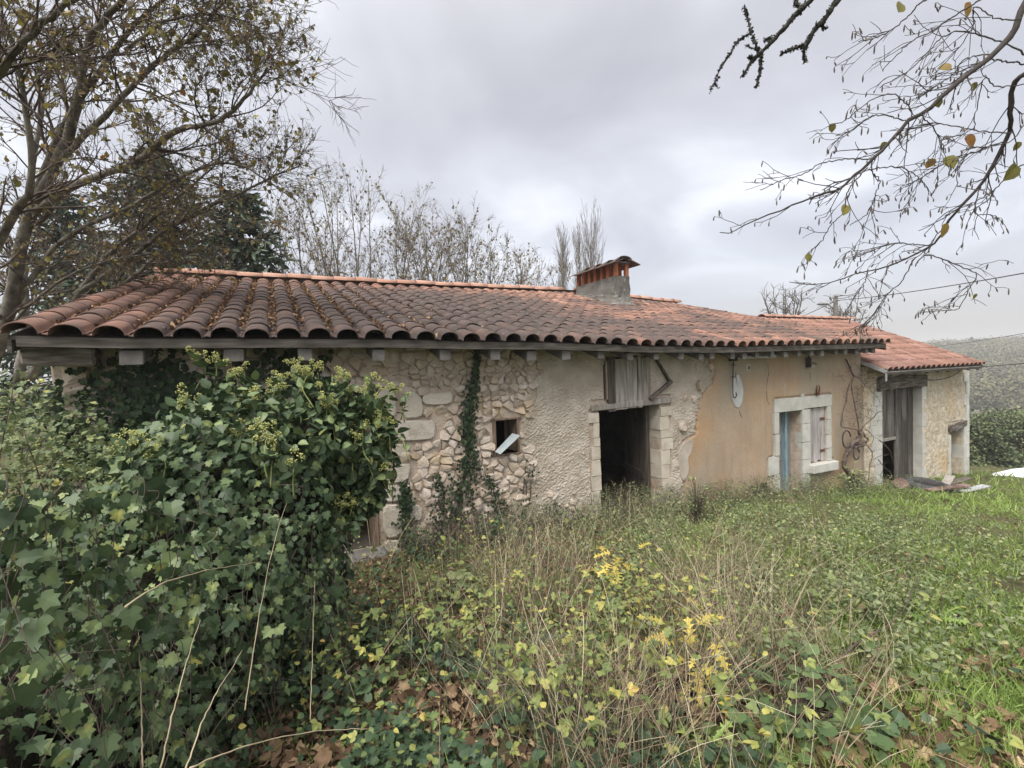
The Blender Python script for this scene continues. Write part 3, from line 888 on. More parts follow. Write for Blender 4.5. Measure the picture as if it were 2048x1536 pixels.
# ---- eaves: curved fascia, rafter ends, purlin end
fa = MB()
ex = np.linspace(XL + .06, XR - .05, 40)
for k in range(39):
    V = [(x_, y_, float(eave(x_)) + z_) for x_ in ex[k:k + 2] for y_ in (-.475, -.44) for z_ in (-.088, -.004)]
    fa.add(V, [(0, 1, 5, 4), (2, 6, 7, 3), (0, 4, 6, 2), (1, 3, 7, 5)] + ([(0, 2, 3, 1)] if k == 0 else []) + ([(4, 5, 7, 6)] if k == 38 else []))
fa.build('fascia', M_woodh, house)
RAF = [262, 467, 610, 757, 890, 990, 1063, 1132, 1202, 1260, 1312, 1362, 1402, 1423.5, 1465, 1489, 1513.6, 1544, 1571, 1598, 1623.5, 1644, 1671.7, 1691, 1712.5, 1733, 1747]
for k, a in enumerate(RAF):
    xq = on_y(a, 700, -.42)[0]
    tw = random.uniform(-.004, .004)
    V = []
    rw = .085 if k < 2 else (.066 if k < 8 else .05)
    for dx_ in (-rw, rw):
        for y_ in (-.43, .75):
            zt = float(roofz(xq, y_)) - (.118 if y_ < 0 else .085)
            for z_ in (-.125 if k < 8 else -.10, 0): V.append((xq + dx_ + tw * (1 if z_ else -1), y_, zt + z_ - (.015 if y_ < 0 and k % 3 == 0 else 0)))
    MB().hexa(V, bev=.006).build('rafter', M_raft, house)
MB().hexa([(x_, y_, z_ + (.02 if x_ < -1.8 else 0)) for x_ in (-1.88, -1.4) for y_ in (-.33, -.13) for z_ in (2.38, 2.55)], bev=.02).build('purlin_end', M_beam, house)

# ---- roof: deck, channel tiles, cover tiles, ridge
dk = MB()
rx = np.linspace(XL, XR, 40)
for k in range(39):
    for (ya, yb) in ((-.435, YR), (YR, 10.1)):
        V = []
        for x_ in rx[k:k + 2]:
            for y_ in (ya, yb):
                z_ = float(roofz(x_, y_)) if y_ <= YR else float(ridge(x_)) - .3 * (y_ - YR)
                V += [(x_, y_, z_ - .055), (x_, y_, z_ - .025)]
        dk.add(V, [(0, 2, 6, 4), (1, 5, 7, 3), (0, 4, 5, 1)] + ([(0, 1, 3, 2)] if k == 0 else []) + ([(4, 6, 7, 5)] if k == 38 else []))
roof = dk.build('roof', M_dark, house)
def tile_mesh(L, w0, w1, h0, t_=.014, n=8, flip=False):
    """half barrel: wide low end at y=0, narrow top end at y=L"""
    V, F = [], []
    a = np.linspace(0, math.pi, n + 1)
    for (w_, h_, y_) in ((w0, h0, 0), (w1, h0 * w1 / w0, L)):
        for o_ in (0, -t_):
            V += [((w_ / 2 + o_) * math.cos(q) * -1, y_, (h_ + o_) * math.sin(q)) for q in a]
    V = np.array(V)
    if flip: V[:, 2] *= -1
    m_ = n + 1
    for k in range(n):
        F.append((k, 2 * m_ + k, 2 * m_ + k + 1, k + 1))
        F.append((m_ + k, m_ + k + 1, 3 * m_ + k + 1, 3 * m_ + k))
        F.append((k, k + 1, m_ + k + 1, m_ + k))
        F.append((2 * m_ + k, 3 * m_ + k, 3 * m_ + k + 1, 2 * m_ + k + 1))
    return V, F
def roman_mesh(L, h, t_=.012, n=10, arch=.76):
    """one interlocking tile, one unit wide: flat, arch, flat"""
    xs_ = [-.5] + list(-arch / 2 * np.cos(np.linspace(0, math.pi, n + 1))) + [.5]
    zs_ = [.006] + list(h * np.sin(np.linspace(0, math.pi, n + 1)) ** .8) + [.006]
    m_ = len(xs_)
    V = [(x, y, z + o_) for y in (0, L) for o_ in (0, -t_) for x, z in zip(xs_, zs_)]
    F = []
    for k in range(m_ - 1):
        F += [(k, k + 1, 2 * m_ + k + 1, 2 * m_ + k), (m_ + k, 3 * m_ + k, 3 * m_ + k + 1, m_ + k + 1), (k, m_ + k, m_ + k + 1, k + 1)]
    return np.array(V), F
COLX = [XL + .10]
while COLX[-1] < XR - .16: COLX.append(COLX[-1] + np.interp(COLX[-1], [-2, 2, 6, 11], [.278, .270, .246, .237]))
EXPO, TL = .325, .42
gt = np.random.default_rng(3)
tv, tf = roman_mesh(TL, .088)
cv, cf = tile_mesh(TL, .15, .19, .034, .011, n=5, flip=True)
TM = [MB().add(tv, tf, q / 11).mesh('tile', M_tile, True) for q in range(12)]
def tile_tone(x, y):
    dark = math.exp(-(((x - 2.6) / 3.0) ** 2 + ((y - 1.2) / 2.3) ** 2)) + .75 * math.exp(-(((x - 8.2) / 2.2) ** 2 + ((y - .6) / .9) ** 2))
    light = .42 * max(0, min(1, (y - 3.4) / 1.4)) + .42 * max(0, min(1, (x - 4.2) / 2.5)) + .34 * max(0, min(1, (-.3 - x) / 1.0)) + .25 * math.exp(-((x - 6.9) / .5) ** 2) * (y > 2.4)
    return int(np.clip(round((.40 + light - .52 * dark + gt.normal(0, .09 + .09 * (x > 4.5))) * 11), 0, 11))
items = []
chan = MB()
for ci, x_ in enumerate(COLX):
    sl = math.atan2(float(ridge(x_) - eave(x_)), YR - YE)
    nrow = int((YR - YE) / math.cos(sl) / EXPO) + 1
    for r_ in range(nrow):
        s_ = r_ * EXPO + gt.normal(0, .008) - .015
        y_ = YE + s_ * math.cos(sl)
        if y_ > YR - .12: continue
        L_ = min(1.0, (YR - y_) / (TL * .95))
        # none under the chimney stack
        if 7.0 < x_ < 7.62 and 3.2 < y_ + .2 < 4.9: continue
        z_ = float(roofz(x_, y_)) + .004
        Rm = Matrix.Rotation(gt.normal(0, .007), 4, 'Z') @ Matrix.Rotation(sl - .040 + gt.normal(0, .004), 4, 'X') @ Matrix.Rotation(gt.normal(0, .010), 4, 'Y')
        pitch = (COLX[ci + 1] - x_ if ci + 1 < len(COLX) else x_ - COLX[ci - 1]) * 1.02
        Mx = Matrix.Translation((x_ + gt.normal(0, .003), y_, z_ + .016 + gt.normal(0, .002))) @ Rm @ Matrix.Diagonal((pitch, L_, gt.uniform(.94, 1.05), 1))
        items.append((Mx, tile_tone(x_, y_), x_, y_, z_, ci))
Pm = np.array([(it[2], it[3] + .2, it[4] + .1) for it in items])
px_, py_, dp_ = project(Pm)
scr = np.where((px_ > -60) & (px_ < 2048), 1 / dp_ ** 2, 0)
big = set(np.argsort(-scr)[:296].tolist())
rest = MB()
for k, it in enumerate(items):
    if k in big:
        link('tile', TM[it[1]], roof, it[0])
    else:
        A = np.array(it[0]); rest.add(tv @ A[:3, :3].T + A[:3, 3], tf, it[1] / 11)
rest.build('tile_courses', M_tile, roof, smooth=True, kind='stuff')
# dead leaves caught in the channels of the left part
pos = []
for ci in range(0, 17):
    n_ = int(np.interp(ci, [0, 4, 8, 16], [150, 300, 240, 25]))
    xm = (COLX[ci] + COLX[ci + 1]) / 2
    y_ = YE + .1 + (YR - YE - .3) * gt.random(n_) ** .85
    pos.append(np.c_[xm + gt.normal(0, .03, n_), y_, roofz(xm, y_) + .035 + .03 * gt.random(n_)])
pos = np.concatenate(pos)
M_deadleaf = mat('dead_leaf', [(0, (.085, .045, .025)), (.4, (.17, .095, .05)), (.75, (.27, .17, .09)), (1, (.42, .29, .17))], 30, rough=.85, tint=.85)
leaves(roof, DEAD, pos, gt.normal(size=pos.shape) * [1, 1, .3], np.array([0, 0, 1]) + gt.normal(0, .5, pos.shape), gt.uniform(.022, .055, len(pos)), gt.random(len(pos)) ** 1.4, M_deadleaf, gt, 0, rest='fallen_leaves')
# ridge
x_ = XL; k = 0
while x_ < XR - .1:
    L_ = min(.44, XR - x_)
    z_ = float(ridge(x_ + L_ / 2))
    v, f = tile_mesh(L_ + .03, .27, .24, .10, .016, 8)
    dzr = float(ridge(x_ + L_) - ridge(x_))
    V = np.c_[v[:, 1] + x_, v[:, 0] + YR, v[:, 2] + z_ + .10 + .008 * ((k * 7) % 3) + dzr * (v[:, 1] / L_ - .5)]
    if not (7.12 < x_ + .22 < 7.46):
        MB().add(V, f, gt.random()).build('ridge_tile', M_ridge, roof, smooth=True)
    x_ += L_; k += 1
mm = MB()
for k in range(len(rx) - 1):
    V = [(x_, YR + y_, float(ridge(x_)) + z_) for x_ in rx[k:k + 2] for y_ in (-.125, .125) for z_ in (-.05, .115)]
    mm.add(V, [(0, 4, 6, 2), (1, 3, 7, 5), (2, 6, 7, 3)])
mm.build('ridge_mortar', M_lime, roof)
# verge at the left end: a row of tiles lying on the gable edge is the first column; close the edge with a bargeboard
for x_ in (XL - .0, XR - .02):
    bb = MB()
    V = [(xx, yy, float(roofz(x_, yy)) + zz_) for xx in (x_, x_ + .025) for yy in (-.45, YR) for zz_ in (-.16, -.056)]
    bb.add(V, MB.HF)
    bb.build('bargeboard', M_woodh, house)

# ---- chimney
CX0, CX1, CY0, CY1, CZ = 7.08, 7.50, 3.05, 4.62, 4.29
cm = MB()
prof = [(.16, -.55), (.10, -.16), (.035, .12), (.0, .36), (0, 1.0)]
def cring(o, y_off, zt):
    return [(CX0 - o, CY0 - o, zt), (CX1 + o, CY0 - o, zt), (CX1 + o, CY1 + o * 1.5, zt), (CX0 - o, CY1 + o * 1.5, zt)]
rings = []
for o, t_ in ((.14, -.12), (.11, .04), (.045, .2), (.01, .4)):
    base = []
    for (cx_, cy_) in ((CX0 - o, CY0 - o), (CX1 + o, CY0 - o), (CX1 + o, CY1 + o * 1.4), (CX0 - o, CY1 + o * 1.4)):
        zr = float(roofz(min(cx_, 11), min(cy_, YR)))
        base.append((cx_, cy_, zr + max(t_, -.12) * (CZ - zr)))
    rings.append(base)
rings.append([(CX0, CY0, CZ), (CX1, CY0, CZ), (CX1, CY1, CZ), (CX0, CY1, CZ)])
# subdivide each side for a hand-trowelled surface
nsub = 10
rr_ = []
for rg_ in rings:
    o_ = []
    for k in range(4):
        a, b = np.array(rg_[k]), np.array(rg_[(k + 1) % 4])
        for q in range(nsub): o_.append(a + (b - a) * q / nsub)
    rr_.append(o_)
R0 = np.array(rr_)
R2 = []
for k in range(len(R0) - 1):
    for q in range(3): R2.append(R0[k] + (R0[k + 1] - R0[k]) * q / 3)
R2.append(R0[-1])
R2 = np.array(R2); R2[:, :, :2] += gt.normal(0, .007, R2[:, :, :2].shape)
n_ = R2.shape[1]
F = [(a * n_ + k, a * n_ + (k + 1) % n_, (a + 1) * n_ + (k + 1) % n_, (a + 1) * n_ + k) for a in range(len(R2) - 1) for k in range(n_)]
F.append(tuple((len(R2) - 1) * n_ + k for k in range(n_)))
cm.add(R2.reshape(-1, 3), F)
chim = cm.build('chimney', M_cement, house, smooth=False)
nb = 7
for k in range(nb):
    yc = CY0 + .045 + (CY1 - CY0 - .09) * k / (nb - 1)
    for x0 in (CX0 + .012, CX1 - .102):
        MB().box(x0, x0 + .09, yc - .045, yc + .045 + .02 * (k % 2), CZ + .001, CZ + .295 + .006 * (k % 3), bev=.005).build('brick', M_brick, chim)
cp = MB().box(CX0 - .03, CX1 + .03, CY0 - .05, CY1 + .06, CZ + .302, CZ + .325).build('chimney_cap', M_cement, house)
for k in range(4):
    v, f = tile_mesh(.50, .30, .25, .10, .02, 8)
    ycap = CY0 - .12 + k * .435
    for sx in (0,):
        V = np.c_[v[:, 0] * 1.35 + (CX0 + CX1) / 2, v[:, 1] + ycap, v[:, 2] * .9 + CZ + .335 + .05 * (1 - v[:, 1] / .5) - .03]
        MB().add(V, f, gt.random()).build('cap_tile', M_tile, cp, smooth=True)
sl_ = MB()
for sx in (-1, 1):
    V = [((CX0 + CX1) / 2 + sx * u, y_, CZ + .345 + z_ - (u - .1) * .34) for u in (.1, .40) for y_ in (CY0 - .17, CY1 + .16) for z_ in (0, .02)]
    sl_.add(V, MB.HF)
sl_.build('cap_slab', M_tile, cp)

# ================================================================= the barn
BY = -.03
barn = thing('barn', 'small stone barn with tall plank doors joined to the right end of the farmhouse', 'barn', (13.8, 0, -.9))
BE, BRY, BRZ = -.50, 2.63, 3.335
BXL, BXR = 11.06, 15.5 + .02
def broof(y): return 1.945 + (BRZ - 1.945) * (y - BE) / (BRY - BE)
BO = (11.79, 13.53, -1.2, 1.50)
BS = (14.96, 15.66, -1.4, .36)
bw = cells_wall([11.13, 15.93, BO[0], BO[1], BS[0], BS[1]], [-1.6, 2.02, BO[3], BS[3]], [BO, BS], BY, BY + .45).build('front_wall', M_barnwall, barn)
gm = MB()
for xa, xb in ((15.48, 15.93),):
    V = []
    for x_ in (xa, xb):
        V += [(x_, BY + .45, -1.6), (x_, 6.5, -1.6), (x_, 6.5, 1.7), (x_, BRY, BRZ - .1), (x_, BY + .45, broof(BY + .45) - .1)]
    gm.add(V, [(0, 1, 2, 3, 4), (9, 8, 7, 6, 5), (0, 5, 6, 1), (1, 6, 7, 2), (2, 7, 8, 3), (3, 8, 9, 4), (4, 9, 5, 0)])
gm.build('gable_wall', M_barnwall, barn)
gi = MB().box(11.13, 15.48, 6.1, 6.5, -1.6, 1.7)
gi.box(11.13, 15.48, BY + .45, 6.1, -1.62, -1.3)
gi.build('inside_lining', M_lining, barn)
BOP = [BO, BS]
def in_barn(x, z):
    if not (11.14 < x < 15.72 and -1.25 < z < 1.95): return False
    if BO[0] - .17 < x < BO[1] + .13 and z < 1.5: return False
    if 11.62 < x < 13.72 and 1.47 < z < 1.80: return False
    if BS[0] - .1 < x < 15.7 and z < .36 + .12: return False
    return True
def d_barn(x, z): return .02 + .012 * nz3(x * 7, 1, z * 9) + .009 * nz3(x * 17, 4, z * 21)
rb = relief(11.14, 15.72, -1.25, 1.95, .035, in_barn, d_barn, 0)
rb.v = [v + [0, BY, 0] for v in rb.v]
rb.build('rubble_render', M_barnwall, bw)
def bq(x0, x1, z0, z1, y0=-.034, y1=.25, m_=None): return block(x0, x1, BY + y0, BY + y1, z0 + .004, z1 - .004, 'quoin', m_ or M_quoin2, bw, .002, .004)
zq = [-1.1, -.78, -.45, -.12, .2, .52, .84, 1.15, 1.47]
for k in range(8):
    bq(BO[0] - (.19 if k % 2 else .16) - (.25 if k in (4, 5, 6) else .12), BO[0] + .003, zq[k], zq[k + 1])
    bq(BO[1] - .003, BO[1] + (.19 if k % 2 else .11), zq[k] + .02, min(zq[k + 1] + .02, 1.5))
zq = [-1.5, -1.15, -.8, -.46, -.12, .22, .56, .9, 1.2, 1.5, 1.75, 2.0]
for k in range(11):
    bq(15.662 if zq[k] < .3 else (15.66 if k % 2 else 15.79), 15.955, zq[k], min(zq[k + 1], 2.0), y1=.47)
    if zq[k + 1] < .36: bq(BS[0] - (.14 if k % 2 else .09), BS[0] + .003, zq[k], zq[k + 1])
gb = np.random.default_rng(4)
def rough_beam(x0, x1, z0, z1, y0, y1, n=14, amp=.02, dz0=0, dz1=0):
    V, F = [], []
    for k in range(n):
        x_ = x0 + (x1 - x0) * k / (n - 1)
        d_ = dz0 + (dz1 - dz0) * k / (n - 1) + .035 * math.sin(3.1 * k / (n - 1)) * (1 if dz0 == 0 else 0)
        for (y_, z_) in ((y0, z0), (y1, z0), (y1, z1), (y0, z1)):
            V.append((x_, y_ + gb.normal(0, amp * .5), z_ + d_ + gb.normal(0, amp)))
    for k in range(n - 1):
        for q in range(4): F.append((k * 4 + q, k * 4 + (q + 1) % 4, k * 4 + 4 + (q + 1) % 4, k * 4 + 4 + q))
    F += [(0, 1, 2, 3), (n * 4 - 1, n * 4 - 2, n * 4 - 3, n * 4 - 4)]
    return MB().add(V, F)
rough_beam(11.64, 13.70, 1.47, 1.74, BY - .07, BY + .3).build('lintel', M_beam, barn)
rough_beam(14.84, 15.75, .33, .47, BY - .07, BY + .25, 9, .012, -.03, .05).build('lintel', M_beam, barn)
# plank doors: the left leaf closed above only, the right leaf full height, standing a little ajar
ld = MB().box(11.80, 12.70, .155, .18, .36, .44).build('upper_door', M_dark, barn)
M_barndoor = mat('weathered_barn_board', [(0, (.035, .031, .028)), (.5, (.085, .077, .068)), (1, (.19, .175, .155))], 3, rough=.95, bump=.6, bscale=9, stretch=(9, 9, .6), obj_rand=.45,
                 layers=[(1.3, .50, .62, (.25, .235, .21), .55, (3, 3, .6))])
xa = 11.795
for k, wd in enumerate((.15, .13, .16, .15, .15, .16)):
    MB().box(xa + .004, xa + wd - .004, .122 + .005 * (k % 2), .150, .34, 1.47, bev=.003).build('plank', M_barndoor, ld); xa += wd
MB().box(11.80, 12.70, .095, .121, .30, .37, bev=.004).build('batten', M_wood, ld)
rd = MB().box(12.74, 13.50, .150, .175, .9, 1.0).build('door', M_dark, barn)
xa = 12.715
for k, wd in enumerate((.13, .15, .12, .15, .13, .125)):
    MB().box(xa + .004, xa + wd - .004, .105 + .006 * (k % 2), .148, -1.02 - .02 * (k % 3), 1.48, bev=.003).build('plank', M_barndoor, rd); xa += wd
MB().box(12.73, 13.5, .08, .104, -1.0, -.90, bev=.004).build('kick_board', M_wood, rd)
sd = MB().box(14.98, 15.64, .25, .27, .0, .08).build('small_door', M_dark, barn)
xa = 14.97
for k in range(5):
    MB().box(xa + .004, xa + .132, .225, .249, -1.2, .36, bev=.003).build('plank', M_dark, sd); xa += .137
# barn roof
dk = MB()
for (ya, yb) in ((-.46, BRY), (BRY, 7.0)):
    V = []
    for x_ in (BXL, BXR + .02):
        for y_ in (ya, yb):
            z_ = broof(y_) if y_ <= BRY else BRZ - .44 * (y_ - BRY)
            V += [(x_, y_, z_ - .06), (x_, y_, z_ - .03)]
    dk.add(V, [(0, 2, 6, 4), (1, 5, 7, 3), (0, 4, 5, 1), (0, 1, 3, 2), (4, 6, 7, 5)])
broof_o = dk.build('roof', M_dark, barn)
sl = math.atan2(BRZ - 1.945, BRY - BE)
tv2, tf2 = roman_mesh(.42, .06, .012, 8, .72)
TM2 = [MB().add(tv2, tf2, q / 11).mesh('tile', M_tile2, True) for q in range(12)]
items = []
cols = np.arange(BXL + .1, BXR + .0, .226)
for x_ in cols:
    for r_ in range(11):
        y_ = BE + (r_ * .335 + gt.normal(0, .004)) * math.cos(sl)
        if y_ > BRY - .1: continue
        L_ = min(1, (BRY - y_) / .40)
        Mx = Matrix.Translation((x_ + gt.normal(0, .004), y_, broof(y_) + .012 )) @ Matrix.Rotation(sl - .042 + gt.normal(0, .004), 4, 'X') @ Matrix.Diagonal((.23, L_, 1, 1))
        items.append((Mx, int(gt.integers(0, 12)), x_, y_))
for it in items[:]: link('tile', TM2[it[1]], broof_o, it[0])
x_ = 11.6
while x_ < BXR:
    v, f = tile_mesh(.45, .24, .21, .075, .016, 8)
    V = np.c_[v[:, 1] + x_, v[:, 0] + BRY, v[:, 2] + BRZ + .05]
    MB().add(V, f, gt.random()).build('ridge_tile', M_ridge, broof_o, smooth=True); x_ += .43
MB().box(BXL + .02, BXR - .02, -.455, -.43, 1.945 - .10, 1.945 - .02).build('fascia', M_woodh, barn)
for k in range(9):
    xq = 11.4 + k * .5
    MB().hexa([(xq + dx_, y_, broof(y_) - .075 + z_) for dx_ in (-.04, .04) for y_ in (-.42, .9) for z_ in (-.09, 0)]).build('rafter', M_woodh, barn)
vb = MB().hexa([(x_, y_, broof(y_) + z_) for x_ in (BXL - .03, BXL - .005) for y_ in (-.47, .0) for z_ in (-.075, .005)])
vb.build('verge_board', M_zinc, barn)
MB().box(BXL - .03, BXL - .005, -.50, -.475, 1.72, 1.95).build('gutter_end', M_zinc, barn)
gl = np.array([(BXL - .03 + (BXR - BXL) * t_, -.50, 1.90) for t_ in np.linspace(0, 1, 6)])
MB().tube(gl, .014, 8).build('gutter', M_cement, barn, smooth=True)
# ================================================================= things on the wall
wl = lambda pts, y: [on_y(a, b, y) for a, b in pts]
t = thing('hook_rod', 'black iron rod ending in a hook, hanging down the ochre wall from the eave', 'hook', on_y(1467, 700, -.08))
p = smooth_line(wl([(1470, 702), (1467, 722), (1466, 750), (1466, 788), (1468, 795), (1471, 795), (1473, 790), (1472, 785)], -.08), 40)
MB().tube(p, .0085, 8).build('rod', M_iron, t, smooth=True)
for yy in (730, 754):
    c = on_y(1466.5, yy, -.05); MB().box(c[0] - .018, c[0] + .018, -.085, -.02, c[2] - .008, c[2] + .008, bev=.002).build('clip', M_iron, t)
t = thing('lamp_tube', 'grey metal tube lamp fixed level under the rafters of the ochre wall', 'lamp', on_y(1470, 716, -.12))
a, b = on_y(1469, 717, -.12), on_y(1547, 711, -.12)
zl = (a[2] + b[2]) / 2
MB().tube([(a[0], -.12, zl + .005), (b[0], -.12, zl)], .032, 12).build('tube', M_zinc, t, smooth=True)
MB().box(a[0] - .03, a[0] + .02, -.17, .0, zl - .06, zl + .10, bev=.008).build('end_bracket', M_iron, t)
MB().box(b[0] - .05, b[0] + .03, -.155, -.085, zl - .03, zl + .05, bev=.008).build('end_cap', M_zinc, t)
MB().box(b[0] - .03, b[0] - .005, -.14, -.1, zl + .05, zl + .14).build('hanger', M_zinc, t)
t = thing('meter_box', 'small open meter box fixed high on the ochre wall with a stub of pipe', 'box', on_y(1618, 733, -.06))
c = on_y(1619, 724, -.06)
MB().box(c[0] - .075, c[0] - .045, -.13, -.025, c[2] - .10, c[2] + .08, bev=.004).build('side', M_iron, t)
MB().box(c[0] - .042, c[0] + .075, -.05, -.025, c[2] - .10, c[2] + .08, bev=.004).build('back', M_ochre, t)
MB().box(c[0] - .042, c[0] + .075, -.12, -.052, c[2] - .10, c[2] - .075, bev=.004).build('shelf', M_quoin2, t)
MB().tube([(c[0] - .01, -.06, c[2] + .19), (c[0] - .01, -.06, c[2] + .08)], .015, 7).build('pipe', M_iron, t)
MB().tube([(c[0] + .075, -.07, c[2] - .02), (c[0] + .13, -.08, c[2] - .025), (c[0] + .17, -.09, c[2] - .05)], .012, 7).build('pipe', M_rust, t)
t = thing('iron_fork', 'rusty two pronged iron standing upright on the stone lintel', 'iron fork', on_y(1635, 790, -.06))
c = on_y(1635.5, 789, -.06)
for s in (-1, 1):
    MB().tube(smooth_line([(c[0] + s * .015, -.06, c[2]), (c[0] + s * .045, -.065, c[2] + .07), (c[0] + s * .04, -.07, c[2] + .15), (c[0] + s * .03, -.07, c[2] + .185)], 12), np.linspace(.017, .008, 12), 7).build('prong', M_rust, t, smooth=True)
MB().box(c[0] - .03, c[0] + .03, -.08, -.045, c[2] - .02, c[2] + .03, bev=.004).build('foot', M_rust, t)
# cracks and a plaster hole as dark raised pieces, their inner shade in the colour
M_crack = mat('crack_shadow_earth', [(0, (.05, .035, .022)), (1, (.09, .065, .04))], 20)
for pts in ([(1478, 822), (1481, 830), (1484, 836), (1486, 844)], [(1535, 728), (1537, 745), (1533, 770), (1534, 800), (1537, 806), (1538, 824)], [(1619, 745), (1620, 756), (1618, 764)], [(1463, 690), (1465, 705), (1472, 720)]):
    pl = smooth_line(wl(pts, -.024), 18, .003, 3)
    MB().tube(pl, np.interp(np.linspace(0, 1, 18), [0, .3, 1], [.003, .009, .002]), 5).build('crack', M_crack, wall)
c = on_y(1496, 736, -.02)
MB().box(c[0] - .045, c[0] + .04, -.036, -.0, c[2] - .05, c[2] + .06, bev=.01).build('hole_patch', M_quoin2, wall)
MB().box(c[0] - .02, c[0] + .028, -.04, -.0, c[2] - .03, c[2] + .045, bev=.008).build('hole', M_crack, wall)
# loose pane in the small window
M_pane = mat('dusty_glass', [(0, (.33, .40, .41)), (1, (.46, .53, .54))], 5, rough=.25, spec=.5, layers=[(14, .5, .7, (.50, .53, .50), .5)])
c4 = [on_y(990, 904, -.06), on_y(1001, 909, -.16), on_y(1041, 871.5, -.16), on_y(1025, 867, -.02)]
n_ = unit(np.cross(c4[1] - c4[0], c4[3] - c4[0])) * .006
pn = MB().hexa([c4[0], c4[0] + n_, c4[3], c4[3] + n_, c4[1], c4[1] + n_, c4[2], c4[2] + n_]).build('loose_pane', M_pane)
tag(pn, 'dusty grey glass pane slipped aslant in the small window opening', 'pane')

# ================================================================= foliage colours
def leafmat(name, stops, **k):
    k.setdefault('rough', .55); k.setdefault('trans', .18); k.setdefault('tint', .8); k.setdefault('spec', .35)
    return mat(name, stops, 12, **k)
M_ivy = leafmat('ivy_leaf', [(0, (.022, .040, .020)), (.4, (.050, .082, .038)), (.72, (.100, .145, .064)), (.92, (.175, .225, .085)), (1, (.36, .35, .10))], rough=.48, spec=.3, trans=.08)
M_ivyd = leafmat('dark_ivy_leaf', [(0, (.018, .032, .017)), (.6, (.035, .058, .030)), (1, (.078, .112, .044))], trans=.06, spec=.2)  # a darker ivy green for the leaves on the wall
M_bush = leafmat('bush_leaf', [(0, (0.090, 0.128, 0.060)), (.5, (0.158, 0.203, 0.090)), (.9, (0.255, 0.285, 0.112)), (1, (0.480, 0.420, 0.120))])
M_bramble = leafmat('bramble_leaf', [(0, (.08, .115, .038)), (.45, (.145, .185, .058)), (.75, (.24, .265, .075)), (.93, (.38, .345, .095)), (1, (.40, .26, .09))])
M_herb = leafmat('herb_leaf', [(0, (.085, .115, .055)), (.5, (.145, .185, .085)), (.85, (.23, .265, .115)), (1, (.34, .34, .15))])
M_grass = leafmat('green_grass', [(0, (0.108, 0.174, 0.042)), (.5, (0.180, 0.270, 0.060)), (.85, (0.252, 0.348, 0.084)), (1, (0.432, 0.396, 0.192))])
M_cover = leafmat('ground_leaf', [(0, (.030, .056, .030)), (.5, (.052, .092, .046)), (.85, (.085, .14, .058)), (1, (.19, .23, .07))])
M_lush = leafmat('lush_leaf', [(0, (.055, .098, .036)), (1, (.125, .185, .070))])
M_thistle = leafmat('yellowed_leaf', [(0, (.30, .28, .06)), (.5, (.46, .38, .07)), (1, (.58, .46, .12))])
M_straw = mat('straw_stem', [(0, (.09, .068, .045)), (.4, (.19, .148, .095)), (.75, (.36, .30, .20)), (1, (.58, .52, .38))], 15, tint=.85)
M_ptwig = mat('pale_twig', [(0, (.10, .085, .07)), (.5, (.17, .15, .128)), (1, (.26, .235, .205))], 12, tint=.5)
M_twig = mat('brown_twig', [(0, (.045, .034, .028)), (.5, (.09, .07, .058)), (1, (.16, .13, .11))], 12, tint=.5)
M_bark = mat('grey_bark', [(0, (0.061, 0.054, 0.045)), (.5, (0.130, 0.119, 0.101)), (1, (0.223, 0.209, 0.180))], 7, rough=.95, bump=.6, bscale=35, layers=[(5, .55, .7, (.17, .18, .11), .5)])
M_vine = mat('vine_bark', [(0, (.055, .042, .035)), (.5, (.11, .085, .07)), (1, (.19, .155, .13))], 14, bump=.8, bscale=50)
M_umbel = leafmat('ivy_flower', [(0, (.20, .23, .06)), (1, (.40, .40, .13))], trans=0)
M_hleaf = leafmat('autumn_leaf', [(0, (.10, .075, .035)), (.35, (.15, .14, .04)), (.65, (.23, .22, .05)), (.85, (.30, .20, .05)), (1, (.33, .13, .04))], trans=.3)
M_hazel = leafmat('small_dry_leaf', [(0, (.10, .075, .05)), (.5, (.17, .14, .075)), (.8, (.22, .21, .07)), (1, (.26, .15, .07))], trans=.3)
M_conifer = leafmat('dark_needles', [(0, (0.015, 0.030, 0.018)), (.6, (0.033, 0.057, 0.033)), (1, (0.069, 0.094, 0.044))], trans=0)
M_hedge = leafmat('hedge_leaf', [(0, (0.052, 0.081, 0.034)), (.6, (0.109, 0.144, 0.063)), (1, (0.207, 0.218, 0.092))], trans=.05)
M_wood_far = leafmat('far_wood_leaf', [(0, (0.055, 0.058, 0.031)), (.5, (0.109, 0.109, 0.055)), (1, (0.179, 0.164, 0.078))], trans=0, rough=.9)

def G(px, py, h=0.0):
    """where the sight line meets the ground (plus h)"""
    d = ray(px, py)
    s = np.linspace(.8, 40, 2500)
    P = EYE + d * s[:, None]
    below = P[:, 2] < ground_z(P[:, 0], P[:, 1]) + h
    return P[np.argmax(below)] if below.any() else P[-1]

